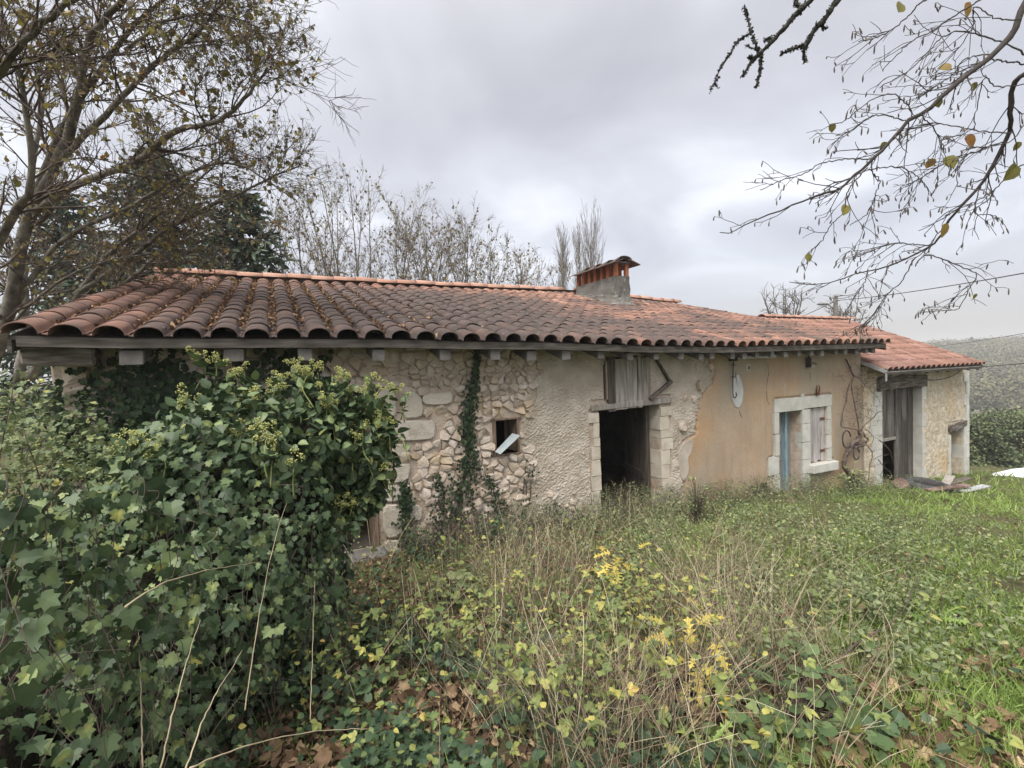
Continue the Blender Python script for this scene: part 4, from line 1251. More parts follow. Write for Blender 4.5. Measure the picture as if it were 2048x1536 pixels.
# ================================================================= vine
t = thing('grape_vine', 'gnarled old grape vine climbing the wall beside the barn doorway', 'vine', on_y(1729, 993, -.25))
gv = np.random.default_rng(21)
def z6(pts, y=-.16): return [on_y(1660 + a / 5.486, 720 + b / 5.486, y if len(q_) < 1 else q_[0]) for a, b, *q_ in pts]
def cane(pts, r0, r1, nm='cane', k=30, wig=.004, n=6):
    MB().tube(smooth_line(z6(pts), k, wig, len(pts)), np.linspace(r0, r1, k) * (.62 if nm in ('cane', 'tendril') else 1) * (1 + gv.normal(0, .08, k)), n).build(nm, M_vine, t, smooth=True)
cane([(380, 1510, -.35), (330, 1420), (265, 1340), (215, 1280), (185, 1220), (155, 1160), (160, 1090), (185, 1030), (215, 970), (250, 910), (300, 880), (325, 840)], .038, .042, 'trunk', 40, .006, 9)
cane([(240, 930), (300, 920), (360, 890), (405, 890), (425, 870), (385, 840), (372, 790)], .030, .014, 'limb', 24, .006, 8)
cane([(300, 885), (330, 830), (315, 790), (345, 765)], .032, .02, 'limb', 20, .006, 8)
cane([(260, 960), (330, 940), (370, 935), (400, 900)], .035, .02, 'limb', 20, .005, 7)
cane([(320, 770), (300, 640), (275, 520), (250, 400), (235, 280), (262, 190)], .02, .012)
cane([(310, 770), (220, 750), (120, 725), (135, 600), (165, 490), (185, 370), (215, 270), (262, 185)], .02, .013)
cane([(262, 185), (310, 190), (350, 220), (385, 280), (420, 300)], .016, .009)
cane([(345, 760), (400, 700), (480, 630), (530, 570, -.25), (640, 580, -.3), (760, 630, -.4)], .02, .006)
cane([(380, 760), (440, 800), (480, 860), (450, 940)], .012, .006)
cane([(400, 930), (450, 990), (465, 1050), (430, 1200), (425, 1330)], .016, .01)
cane([(480, 1090), (560, 1050, -.25), (640, 1040, -.3)], .009, .005)
cane([(540, 880, -.25), (600, 930, -.3), (660, 1010, -.3), (690, 1100, -.3)], .018, .009)
cane([(530, 1090, -.25), (590, 1170, -.3), (680, 1260, -.35), (620, 1350, -.4), (650, 1410, -.4)], .014, .007)
cane([(530, 840, -.25), (600, 820, -.3), (655, 792, -.35)], .009, .004)
cane([(545, 1290, -.25), (590, 1180, -.3), (605, 1110, -.35)], .008, .004)
for k in range(46):
    a, b = gv.uniform(150, 520), gv.choice([gv.uniform(120, 480), gv.uniform(300, 860)])
    pts = [(a, b)]
    an = gv.uniform(0, 6.28)
    for q in range(6):
        an += gv.normal(0, .9); pts.append((pts[-1][0] + 38 * math.cos(an), pts[-1][1] + 38 * math.sin(an)))
    cane(pts, .0065, .003, 'tendril', 22, .002, 4)
for k in range(22):
    a, b = gv.uniform(300, 520), gv.uniform(150, 330)
    cane([(a, b, -.2), (a + gv.normal(0, 60), b + gv.normal(0, 40), -.3), (a + gv.normal(30, 110), b + gv.normal(0, 60), -.35)], .007, .003, 'tendril', 12, .01, 4)
t = thing('wire_coil', 'loop of black hose hung on the old grape vine', 'hose', on_y(1696, 880, -.16))
for cx_, cy_, rx_, ry_ in ((183, 870, 45, 95), (290, 1030, 32, 62)):
    th = np.linspace(.4, 6.0, 40)
    MB().tube([on_y(1660 + (cx_ + rx_ * math.cos(q)) / 5.486, 720 + (cy_ + ry_ * math.sin(q)) / 5.486, -.2) for q in th], .014, 7).build('loop', M_iron, t, smooth=True)
c_ = MB().tube(smooth_line(wl([(1692, 718), (1698, 732), (1705, 748), (1708, 753)], -.08), 20), .014, 6).build('cable', M_iron, smooth=True)
tag(c_, 'black cable running down from the eave to the vine', 'cable')

# ================================================================= heap in front of the barn door
b0 = on_y(1790, 1000, -.9)
gzb = lambda x, y: float(ground_z(x, y))
tx, ty = 12.0, -.75
M_rubber = mat('old_rubber', [(0, (.035, .036, .037)), (1, (.085, .085, .085))], 20, rough=.8, bump=.3, bscale=60)
t = thing('old_tyre', 'worn black tyre lying flat in front of the barn doors', 'tyre', (tx, ty, gzb(tx, ty)))
pr = [(.20, .0), (.24, -.0), (.31, .03), (.335, .09), (.31, .16), (.25, .185), (.20, .175), (.205, .09), (.20, .0)]
MB().lathe([(r_ * 1.25, h_ * 1.1) for r_, h_ in pr], (tx, ty, gzb(tx, ty) - .02), 2, 32, e=Matrix.Rotation(.12, 3, 'X')).build('tread', M_rubber, t, smooth=True)
t = thing('rusty_drum', 'dented rusty drum tipped over against the barn doorway', 'drum', (11.35, -.55, gzb(11.4, -.5)))
M_drum = mat('faded_red_drum', [(0, (.06, .04, .035)), (.5, (.13, .085, .075)), (1, (.26, .18, .165))], 6, rough=.8, bump=.3)
MB().lathe([(.0, 0), (.115, 0), (.125, .02), (.125, .12), (.135, .13), (.125, .14), (.125, .30), (.13, .31), (.11, .31), (.10, .28), (0, .28)], (11.32, -.60, gzb(11.4, -.5) + .13), 0, 24, e=Matrix.Rotation(.5, 3, 'Y') @ Matrix.Rotation(.3, 3, 'Z')).build('shell', M_drum, t, smooth=False)
for k, (x0, y0, L_, an, m_, lb) in enumerate(((11.35, -1.05, .9, -.35, M_drum, 'reddish broken board lying in front of the drum'), (12.5, -.85, 1.0, .25, M_wood, 'grey weathered board lying on the grass right of the tyre'),
                                              (11.9, -1.35, .7, -.2, M_zinc, 'pale metal strip lying in front of the tyre'), (12.9, -.75, .8, -.1, M_dark, 'dark rotten plank lying before the tall barn door'))):
    z0 = gzb(x0, y0) + .015
    c_, s_ = math.cos(an), math.sin(an)
    V = [(x0 + u * c_ - v_ * s_, y0 + u * s_ + v_ * c_, z0 + h_ + .06 * u) for u in (0, L_) for v_ in (-.08, .08) for h_ in (0, .03)]
    tag(MB().hexa(V, bev=.005).build('board', m_), lb, 'board')

# ================================================================= ivy on the house wall
gi_ = np.random.default_rng(31)
def wall_ivy(name, label, pts, widths, n, m_, size=(.025, .045), stems=4, yoff=-.06, parts=0, grp=None):
    pl = smooth_line([on_y(a, b, 0) for a, b in pts], 60)
    t = thing(name, label, 'ivy', pl[0], grp)
    for k in range(stems):
        q = pl + np.c_[gi_.normal(0, .02, 60).cumsum() * .25, np.full(60, -.03), np.zeros(60)]
        MB().tube(q, np.linspace(.012, .004, 60), 5).build('stem', M_twig, t, smooth=True)
    u = gi_.random(n)
    w_ = np.interp(u, np.linspace(0, 1, len(widths)), widths)
    i_ = np.minimum((u * 59).astype(int), 58)
    pos = pl[i_] + np.c_[gi_.normal(0, 1, n) * w_, yoff - .06 * gi_.random(n), gi_.normal(0, .04, n)]
    nr = np.c_[gi_.normal(0, .5, n), np.full(n, -1.0), gi_.normal(.5, .4, n)]
    yd = np.c_[gi_.normal(0, .6, n), gi_.normal(0, .25, n), -np.ones(n)]
    leaves(t, IVY, pos, yd, nr, gi_.uniform(*size, n) * 1.15, gi_.random(n) ** 1.3, m_, gi_, parts)
    return t
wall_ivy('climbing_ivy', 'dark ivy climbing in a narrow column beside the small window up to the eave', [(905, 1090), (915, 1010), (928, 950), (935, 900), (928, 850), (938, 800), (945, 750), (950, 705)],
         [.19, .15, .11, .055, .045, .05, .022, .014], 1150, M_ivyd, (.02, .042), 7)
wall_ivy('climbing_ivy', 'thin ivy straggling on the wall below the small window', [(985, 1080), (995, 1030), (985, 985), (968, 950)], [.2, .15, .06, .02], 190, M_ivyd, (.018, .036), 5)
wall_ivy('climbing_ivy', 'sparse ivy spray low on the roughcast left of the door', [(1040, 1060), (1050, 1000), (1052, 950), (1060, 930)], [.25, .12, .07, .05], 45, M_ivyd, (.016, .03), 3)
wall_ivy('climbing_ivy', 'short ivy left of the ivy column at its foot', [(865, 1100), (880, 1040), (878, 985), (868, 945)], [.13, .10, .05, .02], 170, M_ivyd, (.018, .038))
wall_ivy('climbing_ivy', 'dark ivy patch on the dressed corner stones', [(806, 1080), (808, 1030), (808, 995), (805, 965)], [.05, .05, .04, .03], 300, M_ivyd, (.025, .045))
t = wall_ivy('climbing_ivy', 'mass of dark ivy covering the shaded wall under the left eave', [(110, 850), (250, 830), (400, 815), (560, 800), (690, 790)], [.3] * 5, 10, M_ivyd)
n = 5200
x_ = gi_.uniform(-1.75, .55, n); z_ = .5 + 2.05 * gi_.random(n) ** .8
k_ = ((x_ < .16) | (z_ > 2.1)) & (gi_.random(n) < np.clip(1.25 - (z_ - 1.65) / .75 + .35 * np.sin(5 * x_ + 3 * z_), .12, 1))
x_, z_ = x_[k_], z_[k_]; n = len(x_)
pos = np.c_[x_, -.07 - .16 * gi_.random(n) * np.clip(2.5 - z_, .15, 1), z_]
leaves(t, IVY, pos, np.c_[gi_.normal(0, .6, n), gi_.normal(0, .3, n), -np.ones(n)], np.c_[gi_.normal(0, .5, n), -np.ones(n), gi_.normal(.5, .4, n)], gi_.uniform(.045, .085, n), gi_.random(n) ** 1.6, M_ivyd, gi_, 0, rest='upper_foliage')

# ================================================================= the ivy mound in front
def blobs(E, n, g, out_min=.86, out_max=1.06):
    """points near the skin of a union of ellipsoids (right, forward, height)"""
    P, Nn = [], []
    per = n // len(E) * 3
    for e in E:
        c, r_ = np.array(e[:3]), np.array(e[3:6])
        d = unit(g.normal(size=(per, 3)))
        q = d * g.uniform(out_min, out_max, (per, 1))
        q *= 1 + .13 * np.sin(5 * d[:, :1] + 3 * c[0]) * np.cos(4 * d[:, 2:] + c[1]) + .09 * np.sin(11 * d[:, 1:2] + 7 * d[:, 2:]) * np.cos(9 * d[:, :1] + c[2])
        p = c + q * r_
        keep = np.ones(per, bool)
        for o in E:
            if o is e: continue
            keep &= (((p - np.array(o[:3])) / np.array(o[3:6])) ** 2).sum(1) > .84 ** 2
        P.append(p[keep]); Nn.append(unit(d / r_)[keep])
    P, Nn = np.concatenate(P), np.concatenate(Nn)
    k = g.permutation(len(P))[:n]
    return P[k], Nn[k]
RM = np.array([[math.cos(YAW), -math.sin(YAW), 0], [math.sin(YAW), math.cos(YAW), 0], [0, 0, 1]])
def rfm(P):
    P = np.asarray(P, float)
    return np.c_[P[:, 0] * RM[0, 0] + P[:, 1] * RM[1, 0], EYE[1] + P[:, 0] * RM[0, 1] + P[:, 1] * RM[1, 1], P[:, 2]]
def rfv(Vv): return Vv @ RM
gm_ = np.random.default_rng(41)
E_IVY = [(-1.93, 1.35, 1.00, .62, .66, .56), (-1.90, 2.05, 1.06, .78, .76, .61), (-1.70, 2.75, 1.38, .62, .62, .69), (-1.22, 3.15, 1.88, .33, .34, .27), (-1.36, 2.95, 1.05, .24, .35, .75), (-2.35, 1.9, .7, .9, 1.1, .85), (-2.08, 1.35, .6, .58, .6, .55), (-2.0, 2.1, .62, .68, .7, .6), (-1.85, 2.75, .75, .56, .55, .7)]
mound = thing('ivy_thicket', 'big mound of glossy dark ivy in front of the dark doorway', 'ivy', rf(-1.6, 2.4, .45))
core = MB()
for e in E_IVY:
    nth, nph = 14, 20
    th, ph = np.meshgrid(np.linspace(0, math.pi, nth), np.arange(nph) * 2 * math.pi / nph, indexing='ij')
    d = np.stack([np.sin(th) * np.cos(ph), np.sin(th) * np.sin(ph), np.cos(th)], -1).reshape(-1, 3)
    p = np.array(e[:3]) + d * np.array(e[3:6]) * (.58 + .05 * np.sin(7 * d[:, :1]) * np.cos(9 * d[:, 2:]))
    i, j = np.meshgrid(np.arange(nth - 1), np.arange(nph), indexing='ij'); i, j = i.ravel(), j.ravel(); j2 = (j + 1) % nph
    core.add(rfm(p), np.stack([i * nph + j, i * nph + j2, (i + 1) * nph + j2, (i + 1) * nph + j], 1), .2)
M_core = mat('shaded_stem_mass', [(0, (.012, .012, .008)), (.5, (.03, .026, .018)), (1, (.07, .055, .04))], 25, rough=1, bump=1, bscale=40)  # stem mass inside the ivy; the dark between leaves is put into the colour
core.build('dark_woody_core', M_core, mound, smooth=True, kind='stuff')
P, Nn = blobs(E_IVY[:3] + E_IVY[4:], 20000, gm_, .60, 1.08)
Nw = rfv(Nn)
n = len(P)
top = np.clip(Nw[:, 2], 0, 1)
yd = np.c_[Nw[:, :2] * .55, -1.0 + top * .7] + gm_.normal(0, .4, (n, 3))
nr = Nw * .65 + np.array([0, 0, .7]) + gm_.normal(0, .5, (n, 3))
sz = gm_.lognormal(0, .22, n) * np.where(top > .35, gm_.uniform(.034, .062, n), gm_.uniform(.020, .044, n) + .012 * np.clip(P[:, 2] - 1, 0, 1)) * np.interp(P[:, 1], [.8, 1.3, 2], [.6, .8, 1.0])
leaves(mound, IVY, rfm(P), yd, nr, sz, np.clip(gm_.random(n) ** 1.6 * .9 + .18 * (gm_.random(n) < .5) * top, 0, 1), M_ivy, gm_, 200)  # leaves facing up get a lighter tint: light from above put into the colour
# flowering top: oval leaves and umbels on short shoots
P, Nn = blobs([E_IVY[3], (-1.62, 2.85, 1.86, .52, .45, .30), (-1.02, 3.1, 1.78, .20, .2, .24), (-.98, 3.1, 1.50, .07, .1, .16)], 2600, gm_, .8, 1.15)
n = len(P); Nw = rfv(Nn)
leaves(mound, OVATE, rfm(P), Nw * .7 + gm_.normal(0, .6, (n, 3)) + [0, 0, -.25], Nw * .5 + [0, 0, .8] + gm_.normal(0, .4, (n, 3)), gm_.uniform(.045, .082, n), np.clip(gm_.random(n) ** 1.1 * 1.0, 0, 1), M_ivy, gm_, 100, rest='upper_foliage')
sh_ = []
UMB = [(390, 705, 2.75), (430, 712, 2.8), (372, 800, 2.6), (375, 785, 2.65), (610, 720, 3.0), (635, 735, 3.0), (690, 745, 3.05), (735, 755, 3.05), (775, 765, 3.1), (720, 790, 3.0), (505, 860, 2.5), (545, 885, 2.45), (250, 868, 2.3), (285, 860, 2.35),
       (640, 780, 2.9), (660, 800, 2.9), (755, 830, 3.0), (768, 870, 3.0), (700, 995, 2.9), (690, 1000, 2.9), (560, 770, 2.8), (480, 740, 2.8), (520, 850, 2.5), (775, 930, 3.0), (725, 850, 2.9), (470, 790, 2.7), (590, 745, 2.95)]
um = MB(); shoot = MB()
UMB += [(a + gm_.normal(0, 22), b + gm_.normal(8, 16), d_ + gm_.normal(0, .06)) for a, b, d_ in UMB[4:] for _ in (0, 1)]
for k, (a, b, d_) in enumerate(UMB):
    tip = at_d(a, b, d_)
    bot = tip + np.array([gm_.normal(0, .05), gm_.normal(0, .05), -.22]) - rfv(np.array([[.05, 0, 0]]))[0] * (1 if a < 450 else -.6)
    line = smooth_line([bot, (bot + tip) / 2 + gm_.normal(0, .02, 3), tip - [0, 0, .03]], 10)
    shoot.tube(line, np.linspace(.004, .0025, 10), 5, .7)
    for q in range(int(gm_.integers(2, 5))):
        c = tip + gm_.normal(0, .025, 3)
        for s in range(16):
            d = unit(gm_.normal(size=3) + [0, 0, .5])
            e_ = c + d * .021
            um.tube([c, e_], .0008, 3, .3, cap=False)
            um.lathe([(0, -.0042), (.0042, 0), (0, .0042)], e_, 2, 5, gm_.random())
    pos = line[gm_.integers(2, 9, 5)]
    sh_.append(np.c_[pos, np.tile(unit(tip - bot), (5, 1))])
um.build('flower_umbels', M_umbel, mound, kind='stuff')
shoot.build('flower_shoots', mat('green_shoot', [(0, (.13, .16, .05)), (1, (.22, .24, .09))], 10), mound, kind='stuff', smooth=True)
sh_ = np.concatenate(sh_); n = len(sh_)
leaves(mound, OVATE, sh_[:, :3], sh_[:, 3:] * .5 + gm_.normal(0, .7, (n, 3)), np.array([0, 0, 1]) + gm_.normal(0, .4, (n, 3)), gm_.uniform(.05, .085, n), gm_.random(n) * .9, M_ivy, gm_, 0, rest='shoot_leaves')
# trailing strands that hang free of the face
sp_, sy_ = [], []
strand = MB()
for k in range(110):
    a, b = gm_.uniform(10, 690), gm_.uniform(980, 1330)
    d_ = np.interp(a, [0, 300, 690], [1.02, 1.45, 2.6]) * gm_.uniform(.96, 1.03)
    p0 = at_d(a, b, d_); L_ = gm_.uniform(.12, .42)
    ln_ = smooth_line([p0 + [0, 0, .05], p0 + gm_.normal(0, .02, 3), p0 + gm_.normal(0, .04, 3) - [0, 0, L_ * .5], p0 + gm_.normal(0, .06, 3) - [0, 0, L_]], 14)
    strand.tube(ln_, np.linspace(.0015, .0007, 14), 4, .4, cap=False)
    m_ = int(L_ / .028)
    sp_.append(ln_[gm_.integers(1, 14, m_)] + gm_.normal(0, .01, (m_, 3)))
strand.build('trailing_stems', M_twig, mound, kind='stuff')
sp_ = np.concatenate(sp_); n = len(sp_)
back = unit(EYE - sp_) * [1, 1, 0]
leaves(mound, IVY, sp_, gm_.normal(0, .45, (n, 3)) + [0, 0, -1], back * .8 + [0, 0, .6] + gm_.normal(0, .45, (n, 3)), gm_.lognormal(-3.45, .3, n), gm_.random(n) ** 1.1, M_ivy, gm_, 0, rest='trailing_leaves')
# bare hanging stems over its face
hs = MB()
for k in range(70):
    a, b = gm_.uniform(60, 660), gm_.uniform(1100, 1400)
    d_ = np.interp(a, [0, 300, 640], [1.05, 1.5, 2.35]) * gm_.uniform(.97, 1.1)
    p0 = at_d(a, b, d_); L_ = gm_.uniform(.15, .6)
    p1 = p0 + [gm_.normal(0, .06), gm_.normal(0, .06), -L_]
    if p1[2] < .55: p1[2] = .55
    hs.tube(smooth_line([p0, p0 * .65 + p1 * .35 + gm_.normal(0, .03, 3), p0 * .3 + p1 * .7 + gm_.normal(0, .04, 3), p1], 8), np.linspace(.0016, .0008, 8) * gm_.uniform(.7, 1.3), 4, gm_.random(), cap=False)
hs.build('hanging_stems', M_twig, mound, kind='stuff')
# straw stalks leaning across the ivy, each one by itself
ST = [([(250, 1212, 1.0), (330, 1165, 1.15), (430, 1138, 1.4), (522, 1123, 1.7)], 'pale dry stalk arching sideways across the ivy face'),
      ([(320, 1540, 1.15), (360, 1370, 1.25), (400, 1240, 1.45)], 'leaning dry stalk that starts at the ground below the ivy, left one'),
      ([(370, 1540, 1.1), (420, 1410, 1.25), (485, 1300, 1.5)], 'bright straw stalk leaning right in front of the ivy foot'),
      ([(490, 1420, 1.6), (515, 1250, 1.9), (550, 1080, 2.2), (584, 975, 2.6)], 'long thin stalk rising from the ivy foot towards the flowering top'),
      ([(380, 1536, 1.15), (500, 1490, 1.3), (640, 1462, 1.5), (740, 1458, 1.6)], 'long straw stalk lying almost level over fallen leaves'),
      ([(285, 1536, 1.3), (282, 1400, 1.35), (275, 1230, 1.4)], 'upright thin grey stem against the ivy'),
      ([(620, 1440, 1.9), (625, 1300, 2.1), (630, 1140, 2.4)], 'upright pale grass stem at the right edge of the ivy')]
for pts, lb in ST:
    L_ = smooth_line([at_d(*q) for q in pts], 24, .0009, len(pts) + int(pts[0][0]))
    tag(MB().tube(L_, np.linspace(.0021, .0009, 24) * (1 + .25 * (np.arange(24) % 7 == 0)), 6, .72).build('dry_stalk', M_straw, smooth=True), lb, 'stalk', 'dry stalks in front of the ivy')

# ---- loose shrubs left of the mound
def shrub(name, label, E, n, m_, T, size, stems, g, parts=0, cat='shrub', group=None, tpow=1.0, core_=True):
    c0 = rf(E[0][0], E[0][1], 0); c0[2] = ground_z(c0[0], c0[1])
    t = thing(name, label, cat, c0, group)
    tops, _ = blobs(E, stems, g, .7, 1.1)
    tops = rfm(tops)
    mb = MB()
    L_ = []
    for p in tops:
        b = c0 + np.array([g.normal(0, .2), g.normal(0, .2), 0]); b[2] = ground_z(b[0], b[1]) - .05
        l = smooth_line([b, b * .55 + p * .45 + g.normal(0, .1, 3) + [0, 0, .15], p], 10)
        mb.tube(l, np.linspace(.009, .0025, 10), 5, g.random()); L_.append(l)
    mb.build('stem', M_twig, t, smooth=True, kind='stuff')
    P, Nn = blobs(E, n, g, .55, 1.08)
    n = len(P)
    leaves(t, T, rfm(P), rfv(Nn) * .5 + g.normal(0, .7, (n, 3)), np.array([0, 0, 1]) + g.normal(0, .45, (n, 3)), g.uniform(*size, n), g.random(n) ** tpow, m_, g, parts)
    return t
gs = np.random.default_rng(51)
shrub('bramble_bush', 'straggling light green bramble bush behind the ivy at the left', [(-3.5, 3.2, 1.2, 1.0, .7, 1.0), (-2.7, 3.1, .9, .7, .6, .9)], 6500, M_bush, TRI, (.035, .07), 70, gs, 60, 'bush', tpow=1.4)
shrub('leafy_bush', 'dull green bush rising under the left end of the eave', [(-4.5, 4.1, 1.25, .9, .7, 1.05), (-3.7, 4.0, 1.0, .9, .5, .9)], 4600, M_bush, HAZEL, (.03, .06), 50, gs, 40, 'bush', tpow=1.8)

# ================================================================= trees
def tree_from(t, limbs, g, lv, m_bark, m_twig, sides=(8, 4, 3), join=True):
    """limbs: list of (points, r0, r1); lv: list of dicts for grow(); returns the last levels"""
    K = 14
    P = np.stack([smooth_line(p, K) for p, _, _ in limbs]); R = np.stack([np.linspace(a, b, K) for _, a, b in limbs])
    for k in range(len(P)):
        pk = smooth_line(P[k], 30, .004 + R[k, 0] * .05, k)
        MB().tube(pk, np.interp(np.linspace(0, 1, 30), np.linspace(0, 1, K), R[k]), sides[0]).build('trunk' if limbs[k][1] > .06 else 'branch', m_bark, t, smooth=True)
    levels = [(P, R)]
    tw = MB()
    for q, d in enumerate(lv):
        d = dict(d)
        P, R = grow(g, P, R, **d)
        V, F = tubes(P, R, sides[min(q + 1, len(sides) - 1)])
        tw.add(V, F, np.repeat(g.random(len(P)), P.shape[1] * sides[min(q + 1, len(sides) - 1)]))
        levels.append((P, R))
    tw.build('twigs', m_twig, t, kind='stuff', smooth=True)
    return levels
def twig_leaves(t, lev, n, T, size, m_, g, parts=0, droop=.8, tpow=1.0, nm='foliage', keep=None):
    P, R = lev
    pi = g.integers(0, len(P), n); u = g.random(n) * (P.shape[1] - 1.001)
    i = u.astype(int); f = (u - i)[:, None]
    pos = P[pi, i] * (1 - f) + P[pi, i + 1] * f
    if keep is not None:
        k = keep(pos); pos = pos[k]; n = len(pos)
    yd = g.normal(0, .7, (n, 3)) + [0, 0, -droop]
    leaves(t, T, pos, yd, g.normal(0, 1, (n, 3)) + [0, 0, .3], g.uniform(*size, n), g.random(n) ** tpow, m_, g, parts, rest=nm)
gt1 = np.random.default_rng(61)
D = lambda pts: [at_d(*p) for p in pts]
big_tree = thing('hazel_tree', 'large many stemmed tree with sparse yellowing leaves at the left end of the house', 'tree', at_d(-40, 900, 6.3))
limbs = [(D([(-40, 900, 6.3), (-20, 760, 6.2), (20, 600, 6.0), (60, 430, 5.7), (110, 330, 5.4), (160, 200, 5.0), (170, 100, 4.8), (230, 20, 4.5), (300, -80, 4.2)]), .088, .02),
         (D([(62, 430, 5.7), (150, 370, 5.4), (260, 330, 5.1), (350, 262, 4.9), (430, 245, 4.7), (490, 195, 4.6), (535, 135, 4.5)]), .045, .010),
         (D([(60, 760, 6.9), (90, 700, 6.8), (150, 600, 6.6), (230, 500, 6.4), (330, 420, 6.2), (430, 330, 6.0)]), .062, .010),
         (D([(150, 590, 6.6), (250, 525, 6.4), (350, 450, 6.2), (480, 385, 6.0), (600, 330, 5.8)]), .042, .008),
         (D([(-90, 800, 5.2), (-50, 600, 5.0), (20, 440, 4.7), (60, 370, 4.5), (50, 200, 4.2), (10, 40, 4.0)]), .05, .015),
         (D([(110, 330, 5.4), (200, 240, 5.1), (320, 120, 4.8), (400, 60, 4.6), (470, -30, 4.4)]), .036, .01),
         (D([(0, 680, 6.2), (60, 560, 6.0), (140, 470, 5.8), (250, 420, 5.6), (380, 345, 5.4), (480, 330, 5.2), (590, 400, 5.0)]), .036, .007),
         (D([(-160, 330, 3.6), (-20, 170, 3.2), (70, 60, 3.0), (200, -40, 2.8)]), .030, .012),
         (D([(40, 760, 7.2), (50, 620, 7.2), (45, 470, 7.0), (70, 300, 6.8), (100, 120, 6.5)]), .07, .02),
         (D([(100, 720, 7.0), (170, 620, 7.0), (260, 560, 7.0), (330, 500, 6.9), (420, 455, 6.8)]), .05, .01),
         (D([(60, 420, 5.7), (130, 250, 5.2), (260, 60, 4.8), (380, -40, 4.5)]), .045, .012),
         (D([(250, 100, 4.7), (340, 40, 4.5), (440, 30, 4.4), (530, 60, 4.3)]), .016, .005),
         (D([(-20, 700, 6.4), (60, 610, 6.3), (160, 540, 6.3), (280, 510, 6.3), (380, 500, 6.3)]), .022, .007)]
lv = tree_from(big_tree, limbs, gt1, [dict(n=22, l0=.45, l1=1.15, a0=.35, a1=1.0, k=7, up=.03, wig=.16, t0=.2, rr=.42, rmin=.004, taper=.3),
                                      dict(n=7, l0=.22, l1=.62, a0=.3, a1=.95, k=6, up=.0, wig=.2, rr=.55, rmin=.0032, taper=.45),
                                      dict(n=5, l0=.08, l1=.30, a0=.3, a1=1.0, k=4, up=-.02, wig=.22, rr=.6, rmin=.0024, taper=.6)], M_bark, M_twig)
lim = lambda pos: project(pos)[0] < 640
twig_leaves(big_tree, lv[3], 6500, HAZEL, (.022, .046), M_hazel, gt1, 0, tpow=.9, keep=lim)
twig_leaves(big_tree, lv[2], 1200, HAZEL, (.04, .075), M_hleaf, gt1, 110, tpow=1.1, nm='yellow_foliage', keep=lim)

def conifer(label, base, h, rad, n, g, lean=0):
    t = thing('conifer', label, 'tree', base)
    MB().tube(smooth_line([base, base + [0, 0, h * .5], base + [lean, 0, h * .97]], 12), np.linspace(.22, .03, 12), 8).build('trunk', M_bark, t, smooth=True)
    mb = MB(); pos, yd = [], []
    nb_ = 170
    for k in range(nb_):
        u = (k / nb_) ** .9
        an = k * 2.4 + g.normal(0, .3)
        L_ = rad * (1 - u) ** .75 * g.uniform(.7, 1.15) + .25
        d = np.array([math.cos(an), math.sin(an), .15 - .25 * (1 - u)])
        b = base + [lean * u, 0, h * (.12 + .86 * u)]
        l = np.array([b + d * L_ * s - [0, 0, .28 * L_ * s * s * .6] for s in np.linspace(0, 1, 7)])
        mb.tube(l, np.linspace(.03, .008, 7), 4, .3, cap=False)
        m_ = int(n / nb_ * (.4 + 1.2 * (1 - u)))
        s = g.random(m_) ** .6 * 5.99
        i = s.astype(int); f = (s - i)[:, None]
        p = l[i] * (1 - f) + l[i + 1] * f + g.normal(0, .09, (m_, 3)) * [1, 1, .6]
        pos.append(p); yd.append(np.tile(d, (m_, 1)) * .6 + g.normal(0, .6, (m_, 3)) + [0, 0, -.35])
    mb.build('branches', M_twig, t, kind='stuff')
    pos, yd = np.concatenate(pos), np.concatenate(yd); n = len(pos)
    leaves(t, SLIM, pos, yd, g.normal(0, 1, (n, 3)), g.uniform(.14, .34, n), g.random(n), M_conifer, g, 0, rest='needles')
gc = np.random.default_rng(71)
def base_at(px, d, y=None):
    p = at_d(px, 700, d); p[2] = ground_z(p[0], p[1]); return p
def hgt(py, px, d, b): return at_d(px, py, d)[2] - b[2]
b = base_at(335, 13.5); conifer('tall dark conifer standing behind the bare tree at the left of the house', b, hgt(305, 335, 13.5, b), 3.3, 11000, gc)
b = base_at(495, 13.0); conifer('smaller dark evergreen whose top shows just over the left end of the roof ridge', b, hgt(375, 495, 13, b), 2.1, 8000, gc)
b = base_at(150, 15); conifer('dark conifer at the far left behind the pale stems', b, hgt(380, 150, 15, b), 2.6, 7000, gc)

